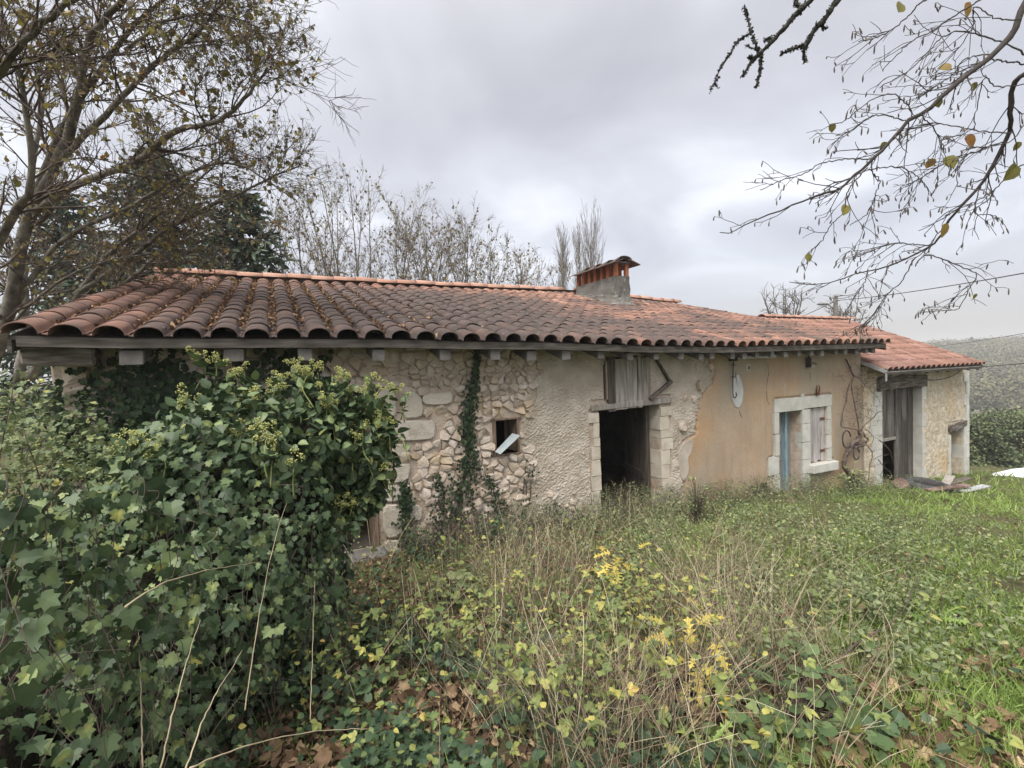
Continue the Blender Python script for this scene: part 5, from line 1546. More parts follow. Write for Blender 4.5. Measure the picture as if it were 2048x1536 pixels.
gh = np.random.default_rng(81)
HZ = [(585, 15.5, 395, 7, 'thin hazel half hidden by the dark evergreen behind the roof', 1.6), (690, 17, 360, 8, 'pale hazel between the tall thin one and the tallest behind the roof', 2.0), (640, 14.5, 325, 9, 'leftmost tall thin hazel behind the roof, next to the dark evergreen', 2.0), (735, 15.5, 320, 9, 'tallest spreading hazel with two high tips behind the roof', 2.3), (800, 15, 370, 8, 'bushy hazel behind the middle of the roof left part', 1.8),
      (880, 16, 400, 8, 'hazel with a rounded top behind the middle of the roof', 2.0), (950, 16.5, 415, 8, 'slender hazel behind the roof with one pointed tip', 1.6), (1030, 17, 465, 8, 'low hazel behind the roof left of the chimney', 1.9), (1110, 18, 500, 7, 'lowest hazel in front of the poplars beside the chimney', 1.7)]
for (px0, d_, py1, ns, lb, spread) in HZ:
    b = base_at(px0, d_)
    t = thing('hazel_shrub', lb, 'tree', b, 'bare hazels behind the roof')
    h = hgt(py1, px0, d_, b)
    limbs = []
    for k in range(ns):
        an = gh.uniform(0, 6.28); s = spread * 1.6 * gh.uniform(.25, 1.0); hh = h * (gh.uniform(.72, .98) if k else 1.0) * (1 - .10 * s / spread)
        d = np.array([math.cos(an), math.sin(an), 0]) * s
        if k == 0: d *= .2
        limbs.append(([b + d * .05, b + d * .35 + [0, 0, hh * .35], b + d * .7 + [0, 0, hh * .7] + gh.normal(0, .08, 3), b + d + [0, 0, hh]], .045, .008))
    lv = tree_from(t, limbs, gh, [dict(n=17, l0=.8, l1=2.1, a0=.3, a1=.85, k=6, up=.055, wig=.11, t0=.25, t1=.97, rr=.5, rmin=.006, taper=.4),
                                  dict(n=6, l0=.25, l1=.7, a0=.3, a1=.8, k=4, up=.03, wig=.14, rr=.6, rmin=.004, taper=.5),
                                  dict(n=3, l0=.1, l1=.3, a0=.3, a1=.8, k=3, up=.0, wig=.14, rr=.7, rmin=.004, taper=.6)], M_bark, M_ptwig, (6, 3, 3))
    twig_leaves(t, lv[2], 1000, HAZEL, (.045, .09), M_hazel, gh, 0, tpow=1.0)
gp = np.random.default_rng(91)
for (px0, py1, rad, lb) in ((1131, 425, .9, 'slim bare poplar left of the other poplars behind the chimney'), (1163, 428, 1.0, 'bare poplar standing between the slim one and the tallest'), (1186, 403, 1.9, 'tallest bare poplar above the chimney')):
    b = base_at(px0, 62); h = hgt(py1, px0, 62, b) * (.80 if rad > 1.5 else .84)
    t = thing('poplar', lb, 'tree', b, 'far poplars')
    lv = tree_from(t, [([b, b + [0, 0, h * .5], b + [0, 0, h]], .22, .03)], gp,
                   [dict(n=120, l0=2.5 * rad + 1.2, l1=4.5 * rad + 1.5, a0=.18, a1=.42, k=7, up=.16, wig=.05, t0=.12, t1=.97, rr=.35, rmin=.03, taper=.4),
                    dict(n=7, l0=.6, l1=1.9, a0=.2, a1=.5, k=4, up=.12, wig=.07, t0=.15, rr=.6, rmin=.018, taper=.5)], M_bark, M_ptwig, (8, 3, 3))
ga = np.random.default_rng(95)
for (px0, py1, lb) in ((1575, 578, 'small bare tree left of the street lamp behind the roof'), (1690, 600, 'low bare tree right of the street lamp pole behind the roof')):
    b = base_at(px0, 30); h = hgt(py1, px0, 30, b)
    t = thing('bare_tree', lb, 'tree', b)
    limbs = []
    for k in range(7):
        an = k * .9; s = gh.uniform(.5, 1.9); d = np.array([math.cos(an), math.sin(an), 0]) * s
        limbs.append(([b, b + [0, 0, h * .55], b + d * .6 + [0, 0, h * .8], b + d + [0, 0, h * gh.uniform(.88, 1)]], .09, .02))
    tree_from(t, limbs, ga, [dict(n=8, l0=.6, l1=1.3, a0=.4, a1=1.0, k=6, up=.03, wig=.22, t0=.55, rr=.6, rmin=.02, taper=.5), dict(n=4, l0=.3, l1=.7, a0=.4, a1=1.0, k=4, up=.02, wig=.22, rr=.7, rmin=.015, taper=.6)], M_bark, M_twig, (6, 3, 3))

# ================================================================= pole, lamp, wires
M_pole = mat('concrete_pole', [(0, (.12, .115, .105)), (1, (.22, .21, .195))], 5)
pb = at_d(1671, 592, 27.0); pz = float(ground_z(pb[0], pb[1]))
t = thing('street_lamp', 'concrete pole with a single street lamp on an arm behind the roof', 'street lamp', (pb[0], pb[1], pz))
MB().tube([(pb[0], pb[1], pz), (pb[0], pb[1], pb[2])], [.16, .115], 10).build('pole', M_pole, t)
rr3 = rfv(np.array([[1., 0, 0]]))[0]
q = lambda a, b, d=27.0: at_d(a, b, d)
MB().tube(smooth_line([q(1667, 618), q(1660, 612), q(1653, 608)], 8), .03, 6).build('arm', M_pole, t)
hd = q(1645, 608)
V, F = [], []
prof = [(0, .0), (.10, .06), (.2, .10), (.32, .10), (.40, .07), (.42, .0)]
mbh = MB().lathe([(0, -.32), (.055, -.30), (.12, -.18), (.13, 0), (.10, .22), (.05, .32), (0, .34)], (0, 0, 0), 0, 14)
mbh.v = [v * [1, 1, .62] for v in mbh.v]
A = np.array([rr3, np.cross([0, 0, 1], rr3), [0, 0, 1]])
mbh.v = [v @ A + hd for v in mbh.v]
mbh.build('lamp_head', M_pole, t, smooth=True)
MB().tube([q(1664, 603), q(1679, 601)], .03, 6).build('cross_arm', M_pole, t)
MB().tube([q(1667, 596), q(1667, 589)], .025, 6).build('insulator', M_zinc, t)
def sag(a, b, s, k=24):
    u = np.linspace(0, 1, k)[:, None]
    return a + (b - a) * u - np.array([0, 0, 1]) * s * 4 * u * (1 - u)
M_wire = mat('black_wire', [(0, (.03, .03, .035)), (1, (.06, .06, .07))], 3, rough=.6)
for a, b, s, r_, lb in ((q(1671, 601), q(2180, 522, 11), .12, .016, 'black overhead wire from the lamp pole towards the right'), (q(1671, 602), q(1480, 668, 55), .4, .02, 'overhead wire running down left from the lamp pole'),
                        (q(1790, 700, 75), q(2200, 640, 25), .3, .022, 'thin far overhead wire above the wooded hill'), (q(1922, 737, 11.6), q(2300, 700, 14), .03, .012, 'thick black cable leaving the corner of the barn')):
    tag(MB().tube(sag(np.array(a), np.array(b), s), r_, 5).build('wire', M_wire, smooth=True), lb, 'wire')
tag(MB().tube(smooth_line(wl([(1815, 748), (1835, 754), (1862, 760), (1890, 757), (1912, 748), (1928, 737)], -.09), 24), .009, 5).build('wire', M_wire, smooth=True), 'slack wire drooping along the barn wall under its eave', 'wire')

# ================================================================= far hillside, hedge, car
gf = np.random.default_rng(101)
n = 1800
fx = gf.uniform(165, 520, n); fy = fx * gf.uniform(.18, .50, n) + gf.uniform(-20, 20, n)
k_ = gf.random(n) < np.clip((fx - 150) / 90, .25, 1)
fx, fy = fx[k_], fy[k_]
mb = MB()
cz = ground_z(fx, fy)
crown_r = gf.uniform(3.2, 7.0, len(fx))
m_ = 190
d = unit(gf.normal(size=(len(fx), m_, 3))); d[:, :, 2] = np.abs(d[:, :, 2]) * 1.0 - .15
pos = np.stack([fx, fy, cz + crown_r * .9], -1)[:, None] + d * crown_r[:, None, None] * gf.uniform(.55, 1.05, (len(fx), m_, 1)) * [1, 1, 1.1]
pos = pos.reshape(-1, 3); dd_ = d.reshape(-1, 3)
tn = np.clip(np.repeat(gf.random(len(fx)), m_) * .9 + gf.random(len(pos)) * .12 - .02, 0, 1)
QUAD = (np.array([(-.5, 0, 0), (.5, .1, .1), (.4, 1, 0), (-.45, .9, .12)], float), np.array([(0, 1, 2), (0, 2, 3)]))
leaf_mb(mb, QUAD, pos, gf.normal(size=pos.shape), dd_ + [0, 0, .3] + gf.normal(0, .25, pos.shape), gf.uniform(.4, .9, len(pos)), tn, gf)
mb.build('far_wood', M_wood_far, None, kind='stuff', label='hazy autumn woods covering the far hillside')
SK = [(1868, 697, 330, 'first small rounded tree at the left end of the far skyline'), (1905, 690, 330, 'low rounded tree on the far skyline just right of the barn roof'), (1950, 680, 320, 'broad pale crowned tree highest on the far skyline'), (1985, 680, 320, 'full crowned tree standing against the sky right of the highest crown'),
      (2018, 686, 325, 'tree in the dip of the far skyline'), (2046, 678, 320, 'tall tree at the right end of the far skyline')]
for px0, py1, d_, lb in SK:
    top = at_d(px0, py1, d_); R_ = 6.0
    b = np.array([top[0], top[1], float(ground_z(top[0], top[1]))])
    h = max(top[2] - b[2], 9)
    t = thing('hill_tree', lb, 'tree', b, 'trees along the far skyline')
    MB().tube([b, b + [0, 0, h * .6]], [.5, .3], 7).build('trunk', M_bark, t)
    m_ = 420
    d = unit(gf.normal(size=(m_, 3)))
    pos = b + [0, 0, h * .62] + d * [6, 6, h * .40] * gf.uniform(.5, 1.05, (m_, 1)) * (1 + .2 * np.sin(5 * d[:, :1]) * np.cos(4 * d[:, 2:]))
    mb = MB(); leaf_mb(mb, QUAD, pos, gf.normal(size=pos.shape), d + gf.normal(0, .5, d.shape), gf.uniform(.9, 1.9, m_), gf.random(m_), gf)
    mb.build('crown', M_wood_far, t, kind='stuff')
hc = at_d(2000, 900, 29)
t = thing('hedge', 'dense dark green hedge beyond the grass right of the barn', 'hedge', (hc[0], hc[1], float(ground_z(hc[0], hc[1]))))
n = 30000
u = gf.uniform(-9, 9, n); v_ = gf.uniform(-1.6, 1.6, n)
rv, fv = rfv(np.array([[1., 0, 0]]))[0], rfv(np.array([[0, 1., 0]]))[0]
H_ = 2.55 + .45 * np.sin(1.1 * u) + .3 * np.sin(2.7 * u + 1) + .2 * np.sin(6.1 * u + 2) + gf.normal(0, .22, n)
s = gf.random(n)
face = gf.random(n) < .6
zz_ = np.where(face, s * H_, H_)
vv = np.where(face, -1.5 + .6 * s + .35 * np.sin(2.3 * u + 4 * s) + gf.normal(0, .28, n), v_)
pos = hc + u[:, None] * rv + vv[:, None] * fv
pos[:, 2] = ground_z(pos[:, 0], pos[:, 1]) + zz_
leaves(t, OVATE, pos, gf.normal(size=pos.shape) + [0, 0, -.2], np.array([0, 0, 1.]) + gf.normal(0, .6, pos.shape), gf.uniform(.08, .2, n), np.clip(.38 + .28 * np.sin(1.7 * u + 1) + .22 * np.sin(4.1 * u + 2 * zz_) + .45 * (gf.random(n) - .5), 0, 1), M_hedge, gf, 0)
cb = MB()
uu = np.linspace(-9, 9, 30)
for k in range(29):
    V = []
    for q_ in (uu[k], uu[k + 1]):
        hh = 2.0 + .45 * math.sin(1.1 * q_) + .3 * math.sin(2.7 * q_ + 1)
        for w_ in (-1.1, 1.3):
            p = hc + q_ * rv + w_ * fv; z0 = float(ground_z(p[0], p[1]))
            V += [(p[0], p[1], z0 - .2), (p[0], p[1], z0 + hh)]
    cb.add(V, [(0, 1, 5, 4), (2, 6, 7, 3), (1, 3, 7, 5)] + ([(0, 2, 3, 1)] if k == 0 else []) + ([(4, 5, 7, 6)] if k == 28 else []))
cb.build('dark_hedge_core', M_core, t)  # dark filler inside the hedge; shade between the leaves is in its colour
ro = at_d(1960, 838, 150)
th = np.linspace(0, 2 * math.pi, 11)[:-1]
V = [(ro[0] + 3 * math.cos(q_) * (1 + .2 * math.sin(3 * q_)), ro[1] + 3 * math.sin(q_), ro[2] - 4) for q_ in th] + [(ro[0] + 1.3 * math.cos(q_ + .3), ro[1] + 1.6 * math.sin(q_), ro[2] + 2.5 + math.cos(3 * q_)) for q_ in th]
tag(MB().add(V, [(k, (k + 1) % 10, 10 + (k + 1) % 10, 10 + k) for k in range(10)] + [tuple(range(10, 20))]).build('rock', M_quoin), 'pale rock face showing below the far woods beside the barn', 'rock')
# the car
M_paint = mat('white_car_paint', [(0, (.70, .71, .72)), (1, (.74, .75, .76))], 3, rough=.25, spec=.6)
M_glass = mat('car_glass', [(0, (.03, .035, .04)), (1, (.05, .055, .06))], 3, rough=.08, spec=.6)
cc = at_d(2009, 958, 13.0)
car_z = at_d(2030, 940, 13.4)[2] - .90
Mc = Matrix.Translation((cc[0], cc[1], car_z)) @ Matrix.Rotation(math.atan2(rv[1], rv[0]) - .15, 4, 'Z')
car = link('parked_car', None, None, Mc)
tag(car, 'white parked car half hidden behind the grass at the right edge', 'car')
def carpart(nm, mb, m_, smooth=True):
    A = np.array(Mc); mb.v = [v @ A[:3, :3].T + A[:3, 3] for v in mb.v]
    return mb.build(nm, m_, car, smooth=smooth)
SEC = [(0.0, .45, .62, .55), (.06, .33, .70, .68), (.25, .28, .80, .80), (.7, .26, .90, .84), (1.15, .25, .95, .86), (1.9, .25, .98, .87), (3.0, .26, 1.0, .87), (3.7, .28, 1.0, .85), (4.05, .34, .95, .78), (4.15, .5, .82, .7)]
def loft(S, mb):
    V = []
    for x_, zb, zt, hw in S:
        V += [(x_, -hw * .94, zb), (x_, -hw, (zb + zt) / 2), (x_, -hw * .96, zt - .07), (x_, -hw * .78, zt), (x_, 0, zt + .025), (x_, hw * .78, zt), (x_, hw * .96, zt - .07), (x_, hw, (zb + zt) / 2), (x_, hw * .94, zb)]
    F = [(k * 9 + q_, k * 9 + (q_ + 1) % 9, k * 9 + 9 + (q_ + 1) % 9, k * 9 + 9 + q_) for k in range(len(S) - 1) for q_ in range(9)]
    F += [tuple(range(9))[::-1], tuple(range((len(S) - 1) * 9, len(S) * 9))]
    return mb.add(V, F)
carpart('body', loft(SEC, MB()), M_paint)
carpart('cabin', loft([(1.55, .95, .97, .74), (2.05, .96, 1.38, .64), (2.3, .97, 1.46, .62), (3.1, .98, 1.44, .62), (3.85, .98, 1.02, .70)], MB()), M_glass)
carpart('roof', loft([(2.02, 1.37, 1.40, .62), (2.3, 1.45, 1.485, .63), (3.1, 1.43, 1.465, .63), (3.4, 1.30, 1.33, .64)], MB()), M_paint)
for x_ in (.75, 3.3):
    for s in (-1, 1):
        carpart('wheel', MB().lathe([(.0, -.1), (.30, -.1), (.32, -.05), (.32, .05), (.30, .1), (0, .1)], (x_, s * .76, .32), 1, 22), M_rubber)
for s in (-1, 1):
    carpart('headlight', MB().hexa([(x_ + .02, s * y_, z_) for x_ in (-.0, .16) for y_ in (.42, .66) for z_ in (.58, .68)], bev=.02), M_pane)
# ================================================================= overhanging branches at the upper right
gr = np.random.default_rng(111)
def z3(pts, d0, d1):
    n = len(pts)
    return [at_d(1400 + a / 2.259, b / 2.259, d0 + (d1 - d0) * k / (n - 1)) for k, (a, b) in enumerate(pts)]
BR = [  # (points, depth at start, depth at end, radius at start, radius at end)
    ([(1540, -120), (1450, 50), (1420, 140), (1330, 240), (1230, 320), (1100, 430), (1040, 490), (940, 550), (890, 610), (800, 700), (740, 760), (680, 810), (640, 850), (560, 875), (450, 915), (340, 960), (220, 1010), (135, 1053), (90, 1052)], 2.2, 2.7, .0155, .0014),
    ([(1560, 420), (1500, 330), (1430, 360), (1410, 420), (1400, 520), (1400, 580), (1370, 650), (1330, 740), (1270, 830), (1190, 920), (1130, 990), (1090, 1060), (1040, 1110), (940, 1165), (800, 1215), (680, 1245), (540, 1285), (400, 1275)], 2.3, 3.0, .0145, .0014),
    ([(790, 720), (660, 720), (550, 740), (460, 790), (380, 810), (270, 858)], 2.5, 2.6, .0032, .0012),
    ([(750, 760), (690, 830), (665, 880), (650, 950), (590, 1020), (540, 1100), (480, 1150)], 2.5, 2.5, .0035, .0012),
    ([(770, 770), (810, 820), (790, 880), (780, 930), (740, 980), (680, 1015)], 2.5, 2.4, .0030, .0012),
    ([(940, 550), (880, 530), (800, 520), (740, 545), (680, 590), (610, 615)], 2.45, 2.6, .0032, .0012),
    ([(960, 530), (950, 490), (880, 430), (800, 440), (720, 490), (660, 540), (590, 570)], 2.45, 2.4, .0032, .0012),
    ([(1330, 240), (1200, 265), (1150, 330), (1050, 400), (980, 440)], 2.35, 2.5, .003, .0012),
    ([(1000, 520), (1060, 590), (1090, 640), (1110, 690)], 2.45, 2.5, .003, .0012),
    ([(760, 765), (890, 755), (940, 770), (1000, 810), (1020, 850)], 2.5, 2.6, .003, .0012),
    ([(1060, -20), (1000, 10), (950, 60), (870, 130), (800, 170), (720, 188)], 2.1, 2.3, .0035, .0012),
    ([(1300, -20), (1200, 40), (1120, 90), (1050, 140), (950, 190), (880, 260), (820, 320)], 2.2, 2.4, .004, .0012),
    ([(1480, 250), (1390, 200), (1300, 170), (1190, 140), (1110, 160), (1050, 210), (940, 320), (810, 395)], 2.3, 2.5, .004, .0012),
    ([(1440, 90), (1330, 80), (1240, 30), (1230, 120), (1150, 240), (1060, 330)], 2.2, 2.4, .003, .0012),
    ([(1500, 290), (1390, 280), (1300, 270), (1200, 310), (1150, 340)], 2.3, 2.4, .004, .0012),
    ([(1480, 380), (1340, 390), (1290, 350), (1260, 430), (1240, 560), (1240, 590)], 2.35, 2.5, .003, .0012),
    ([(1420, 600), (1250, 590), (1100, 560), (1030, 560), (940, 585)], 2.4, 2.6, .003, .0012),
    ([(1375, 640), (1230, 690), (1100, 740), (990, 810), (930, 845)], 2.5, 2.7, .0035, .0012),
    ([(1270, 830), (1250, 900), (1245, 965), (1320, 970), (1355, 990)], 2.6, 2.6, .003, .0012),
    ([(1500, 740), (1440, 750), (1380, 810), (1300, 880), (1200, 930), (1110, 970)], 2.5, 2.7, .004, .0012),
    ([(1040, 1110), (930, 1100), (850, 1105), (760, 1140), (675, 1170)], 2.75, 2.8, .0032, .0012),
    ([(1015, 1150), (1080, 1165), (1180, 1205), (1250, 1240), (1220, 1300), (1170, 1390), (1095, 1405)], 2.75, 2.7, .0035, .0012),
    ([(970, 1165), (910, 1270), (830, 1350), (770, 1450), (695, 1490)], 2.8, 2.9, .0032, .0012),
    ([(760, 1225), (740, 1280), (700, 1340)], 2.85, 2.9, .0025, .0012),
    ([(1480, 540), (1400, 640), (1290, 660), (1180, 690), (1160, 830), (1175, 840)], 2.4, 2.5, .003, .0012)]
t = thing('hazel_tree', 'bare twigs with catkins hanging into the sky at the upper right', 'tree', (5.2, -5.4, .6))
MB().tube(smooth_line([(5.2, -5.4, .5), (4.9, -5.3, 2.2), (4.4, -5.0, 4.2), z3([(1540, -120), (0, 0)], 2.2, 2)[0]], 24), np.linspace(.09, .0165, 24), 9).build('trunk', M_bark, t, smooth=True)
MB().tube(smooth_line([(4.95, -5.32, 2.0), (4.2, -5.0, 3.0), z3([(1560, 420), (0, 0)], 2.3, 2)[0]], 20), np.linspace(.05, .0155, 20), 8).build('branch', M_bark, t, smooth=True)
Ps, Rs = [], []
M_dtwig = mat('dark_catkin_twig', [(0, (.035, .03, .028)), (1, (.095, .085, .078))], 30, tint=.5, bump=.3)
for k, (pts, d0, d1, r0, r1) in enumerate(BR):
    p = smooth_line(z3(pts, d0, d1), 40, .0025, k)
    MB().tube(p, np.linspace(r0, max(r1, .0021), 40) * (1 + gr.normal(0, .06, 40)), 6).build('branch', M_dtwig, t, smooth=True)
    Ps.append(p[::2][:20]); Rs.append(np.linspace(r0, r1, 40)[::2][:20])
P, R = np.stack(Ps + Ps[:2] * 3 + Ps[20:23]), np.minimum(np.stack(Rs + Rs[:2] * 3 + Rs[20:23]), .005)
dn = -_u0 * .02 - _r0 * .05
tw = MB()
P1, R1 = grow(gr, P, R, 7, .10, .30, .35, .85, k=6, up=-.02, wig=.2, t0=.2, rr=.6, rmin=.0019, taper=.65, bias=dn)
P2, R2 = grow(gr, P1, R1, 2, .04, .11, .4, .9, k=4, up=-.05, wig=.22, rr=.8, rmin=.0015, taper=.7, bias=dn)
for a, b in ((P1, R1), (P2, R2)):
    V, F = tubes(a, b, 4); tw.add(V, F, np.repeat(gr.random(len(a)), a.shape[1] * 4))
tw.build('twigs', M_dtwig, t, kind='stuff', smooth=True)
# catkins
ck = MB()
src = np.concatenate([P1[:, -1], P2[:, -1]])
src = src[gr.random(len(src)) < .55]
m_ = len(src)
ends = src + np.c_[gr.normal(0, .006, m_), gr.normal(0, .006, m_), -gr.uniform(.014, .04, m_)]
CP = np.stack([src, src * .7 + ends * .3, src * .3 + ends * .7, ends], 1)
V, F = tubes(CP, np.tile([.0014, .0036, .0040, .0014], (m_, 1)), 5)
ck.add(V, F, np.repeat(gr.random(m_), 20))
ck.build('catkins', mat('catkin', [(0, (.07, .06, .05)), (1, (.15, .135, .11))], 30, tint=.6), t, kind='stuff', smooth=True)
LVS = [(912, 15, .045, .3), (1205, 10, .05, .9), (1082, 300, .042, .85), (1238, 372, .032, .35), (832, 640, .03, .4), (1070, 448, .03, .3), (1200, 615, .05, .95), (1050, 715, .036, 1.0), (1120, 705, .05, .6), (660, 925, .042, .55), (1105, 1010, .05, .8), (482, 1148, .03, .6), (595, 558, .03, .3), (1430, 745, .06, .3), (1440, 640, .03, .4), (1238, 1330, .03, .5)]
lp = np.array([z3([(a, b), (a, b)], 2.5, 2.5)[0] for a, b, _, _ in LVS])
leaves(t, HAZEL, lp, np.c_[gr.normal(0, .4, (len(lp), 2)), -np.ones(len(lp))] + _r0 * .4, -_f + gr.normal(0, .25, lp.shape), np.array([q[2] for q in LVS]) * 1.5, np.clip(np.array([q[3] for q in LVS]) + .1, 0, 1), M_hleaf, gr, len(lp))

t = thing('lichen_branch', 'thick dark branch crusted with lichen reaching in from the top edge', 'branch', z3([(640, -60), (0, 0)], 2.0, 2)[0])
LB = [([(690, -110), (640, -30), (600, 30), (560, 90), (520, 130), (490, 190), (470, 230), (475, 285)], 1.9, 2.0, .009, .004),
      ([(470, 205), (420, 220), (365, 243)], 2.0, 2.0, .0042, .0028), ([(560, 90), (550, 115), (570, 130)], 2.0, 2.0, .0042, .0028),
      ([(600, -100), (520, -20), (470, 30), (420, 80), (380, 130), (330, 180), (280, 235), (240, 270), (190, 345)], 1.9, 2.1, .009, .0035),
      ([(470, 35), (435, 20), (440, -10)], 1.95, 2.0, .0042, .0028), ([(240, 265), (220, 258)], 2.1, 2.1, .0035, .0025), ([(330, 170), (290, 185)], 2.1, 2.1, .003, .002),
      ([(275, 235), (275, 300), (255, 395)], 2.1, 2.1, .0048, .003), ([(265, 230), (235, 160), (215, 80), (200, 35)], 2.1, 2.15, .003, .002),
      ([(225, 150), (170, 190), (130, 250), (90, 310)], 2.1, 2.15, .003, .0018), ([(90, 310), (60, 380), (45, 415)], 2.15, 2.2, .0016, .001), ([(90, 345), (68, 375), (80, 400)], 2.15, 2.2, .0012, .0008), ([(265, 230), (230, 215), (205, 205)], 2.1, 2.1, .002, .001)]
M_lich = mat('lichen_bark', [(0, (.025, .025, .022)), (.5, (.06, .06, .05)), (1, (.13, .135, .105))], 60, tint=.4, bump=.8, bscale=150)
lp, ln, ls = [], [], []
MB().tube(smooth_line([z3([(690, -110), (0, 0)], 1.9, 2)[0], z3([(690, -110), (0, 0)], 1.9, 2)[0] + [.5, .1, .35], (4.6, -5.15, 3.9)], 14), np.linspace(.014, .03, 14), 7).build('branch', M_lich, t, smooth=True)
MB().tube(smooth_line([z3([(600, -100), (0, 0)], 1.9, 2)[0], z3([(600, -100), (0, 0)], 1.9, 2)[0] + [.4, .1, .3], (4.5, -5.1, 4.0)], 14), np.linspace(.014, .03, 14), 7).build('branch', M_lich, t, smooth=True)
for k, (pts, d0, d1, r0, r1) in enumerate(LB):
    p = smooth_line(z3(pts, d0, d1), 36, .0012, k)
    rad = np.linspace(r0, r1, 36) * 1.3
    MB().tube(p, rad * (1 + gr.uniform(-.15, .35, 36)), 7).build('branch', M_lich, t, smooth=True)
    n_ = int(14 * np.linalg.norm(np.diff(p, axis=0), axis=1).sum() / .012 * min(1, r1 / .0025))
    i_ = gr.integers(0, 36, n_); d = unit(gr.normal(size=(n_, 3)))
    lp.append(p[i_] + gr.normal(0, .002, (n_, 3)) + d * rad[i_, None] * .6); ln.append(d); ls.append(gr.uniform(.004, .011, n_))
lp, ln, ls = np.concatenate(lp), np.concatenate(ln), np.concatenate(ls)
leaves(t, DEAD, lp, ln, gr.normal(size=ln.shape), ls, gr.random(len(lp)), M_lich, gr, 0, rest='lichen')

# ================================================================= ground cover
gg = np.random.default_rng(121)
def field(n, fmin, fmax, rlim=(-1.35, 1.45), pw=1.0):
    """points on the ground, thicker near by: forward distance spread as 1/f"""
    f = fmin * (fmax / fmin) ** gg.random(n)
    r = f * gg.uniform(rlim[0], rlim[1], n)
    P = rfm(np.c_[r, f, np.zeros(n)])
    return P
def dens(P, anchors):
    v = np.zeros(len(P))
    for (px, py, sg, a) in anchors:
        c = G(px, py)
        v += a * np.exp(-((P[:, 0] - c[0]) ** 2 + (P[:, 1] - c[1]) ** 2) / (2 * sg * sg))
    return v
EXC = [((12.0, -.9), .42), ((11.35, -.6), .22), ((12.6, -.85), .25)]
for a_, b_, r_ in ((1600, 1440, .17), (1480, 1500, .16), (1395, 1520, .1), (1745, 1335, .12), (905, 1215, .15)):
    q_ = G(a_, b_); EXC.append(((q_[0], q_[1]), r_))
def clear(P):
    """outside the houses"""
    ok = (P[:, 1] < -.03) | (P[:, 0] > 16.0)
    for (cx_, cy_), r_ in EXC: ok &= (P[:, 0] - cx_) ** 2 + (P[:, 1] - cy_) ** 2 > r_ * r_
    return ok
def grounded(P, h):
    P = P.copy(); P[:, 2] = ground_z(P[:, 0], P[:, 1]) + h
    return P
upv = lambda n, s: np.array([0, 0, 1.]) + gg.normal(0, s, (n, 3))
def cover(name, label, P, T, size, m_, hmax, tpow=1.3, hp=1.0, lean=.5, parts=0, yz=0.0, hfun=None):
    n = len(P)
    h = gg.random(n) ** hp * (hmax if hfun is None else hfun(P))
    pos = grounded(P, h + .01)
    o = thing(name, label, None, (0, 0, 0)) if False else None
    yd = np.c_[gg.normal(0, 1, (n, 2)), gg.normal(yz, .35, n)]
    mb = MB()
    leaf_mb(mb, T, pos, yd, upv(n, lean), gg.uniform(*size, n), np.clip(gg.random(n) ** tpow, 0, 1), gg)
    return tag(mb.build(name, m_), label, kind='stuff')
_seed = [0]
def patches(P, sc_, cut):
    """soft clumps, different for every kind of plant"""
    _seed[0] += 1
    h = np.random.default_rng(500 + _seed[0])
    v = np.zeros(len(P))
    for q in range(7):
        a = h.uniform(0, 6.28); k = sc_ * h.uniform(.6, 2.2)
        v += np.sin(k * (P[:, 0] * math.cos(a) + P[:, 1] * math.sin(a)) + h.uniform(0, 6.28))
    return np.clip((v / 2.6 + 1 - cut) * 1.2, 0.04, 1)
def pick(n, fmin, fmax, anchors, base=0.0, rlim=(-1.35, 1.75), sc_=4.5, cut=.75):
    P = field(n, fmin, fmax, rlim)
    w = (base + dens(P, anchors)) * patches(P, sc_, cut)
    k = (gg.random(n) < w) & clear(P)
    return P[k]
# dark creeping leaves: everywhere low, thickest on the left and centre
P = pick(60000, 1.0, 7.5, [(450, 1480, .7, .9), (750, 1420, .6, .8), (1100, 1510, .4, .6), (700, 1230, .7, .6), (1500, 1500, .3, .5), (950, 1130, .6, .5), (1450, 1380, .4, .25)], .025)
cover('ground_ivy', 'dark low creeping ivy leaves covering the ground', P, IVY, (.028, .06), M_cover, .16, 1.5, 1.2)
P = pick(24000, 1.0, 6, [(850, 1430, .5, .7), (1150, 1500, .35, .7), (700, 1330, .5, .7), (1500, 1500, .3, .4), (560, 1350, .5, .4)], .01)
cover('round_leaf_cover', 'rounded scalloped green leaves among the brambles', P, ROUND, (.025, .06), M_cover, .22, 1.2, 1.0)
# brambles: yellowing threefold leaves held up in the middle
BA = [(830, 1180, .6, .6), (1000, 1260, .8, .45), (1250, 1300, .7, .45), (1230, 1400, .4, .45), (780, 1330, .45, .4), (1420, 1250, .6, .35), (1050, 1450, .35, .3), (900, 1400, .4, .3)]
P = pick(12500, 1.2, 5.3, BA, .012)
cover('bramble_patch', 'yellow green bramble leaves in the middle of the yard', P, TRI, (.042, .080), M_bramble, .44, 1.1, .65, .5)
P = pick(26000, 1.2, 5.4, BA, .01)
cover('bramble_patch', 'small oval yellow and green leaves on the brambles', P, OVATE, (.018, .042), M_bramble, .46, 1.3, .7, .6)
# fine green herbs towards the wall and the right
HA = [(1300, 1060, 1.0, .9), (1480, 1070, 1.3, .9), (1600, 1060, 1.0, .8), (1500, 1180, .8, .6), (1640, 1200, .45, .45), (1620, 1300, .35, .3), (1850, 1340, .3, .25), (1230, 1030, .5, .7)]
P = pick(150000, 2.2, 14, HA, .02, cut=.5)
cover('low_herbs', 'fine green herbs growing between the wall and the grass', P, OVATE, (.018, .04), M_herb, .28, 1.2, .9, .7)
P = pick(46000, 2.0, 12, HA, .01)
cover('low_herbs', 'narrow leaved green weeds standing among the herbs', P, SLIM, (.022, .052), M_herb, .32, 1.4, .8, .9, yz=.8)
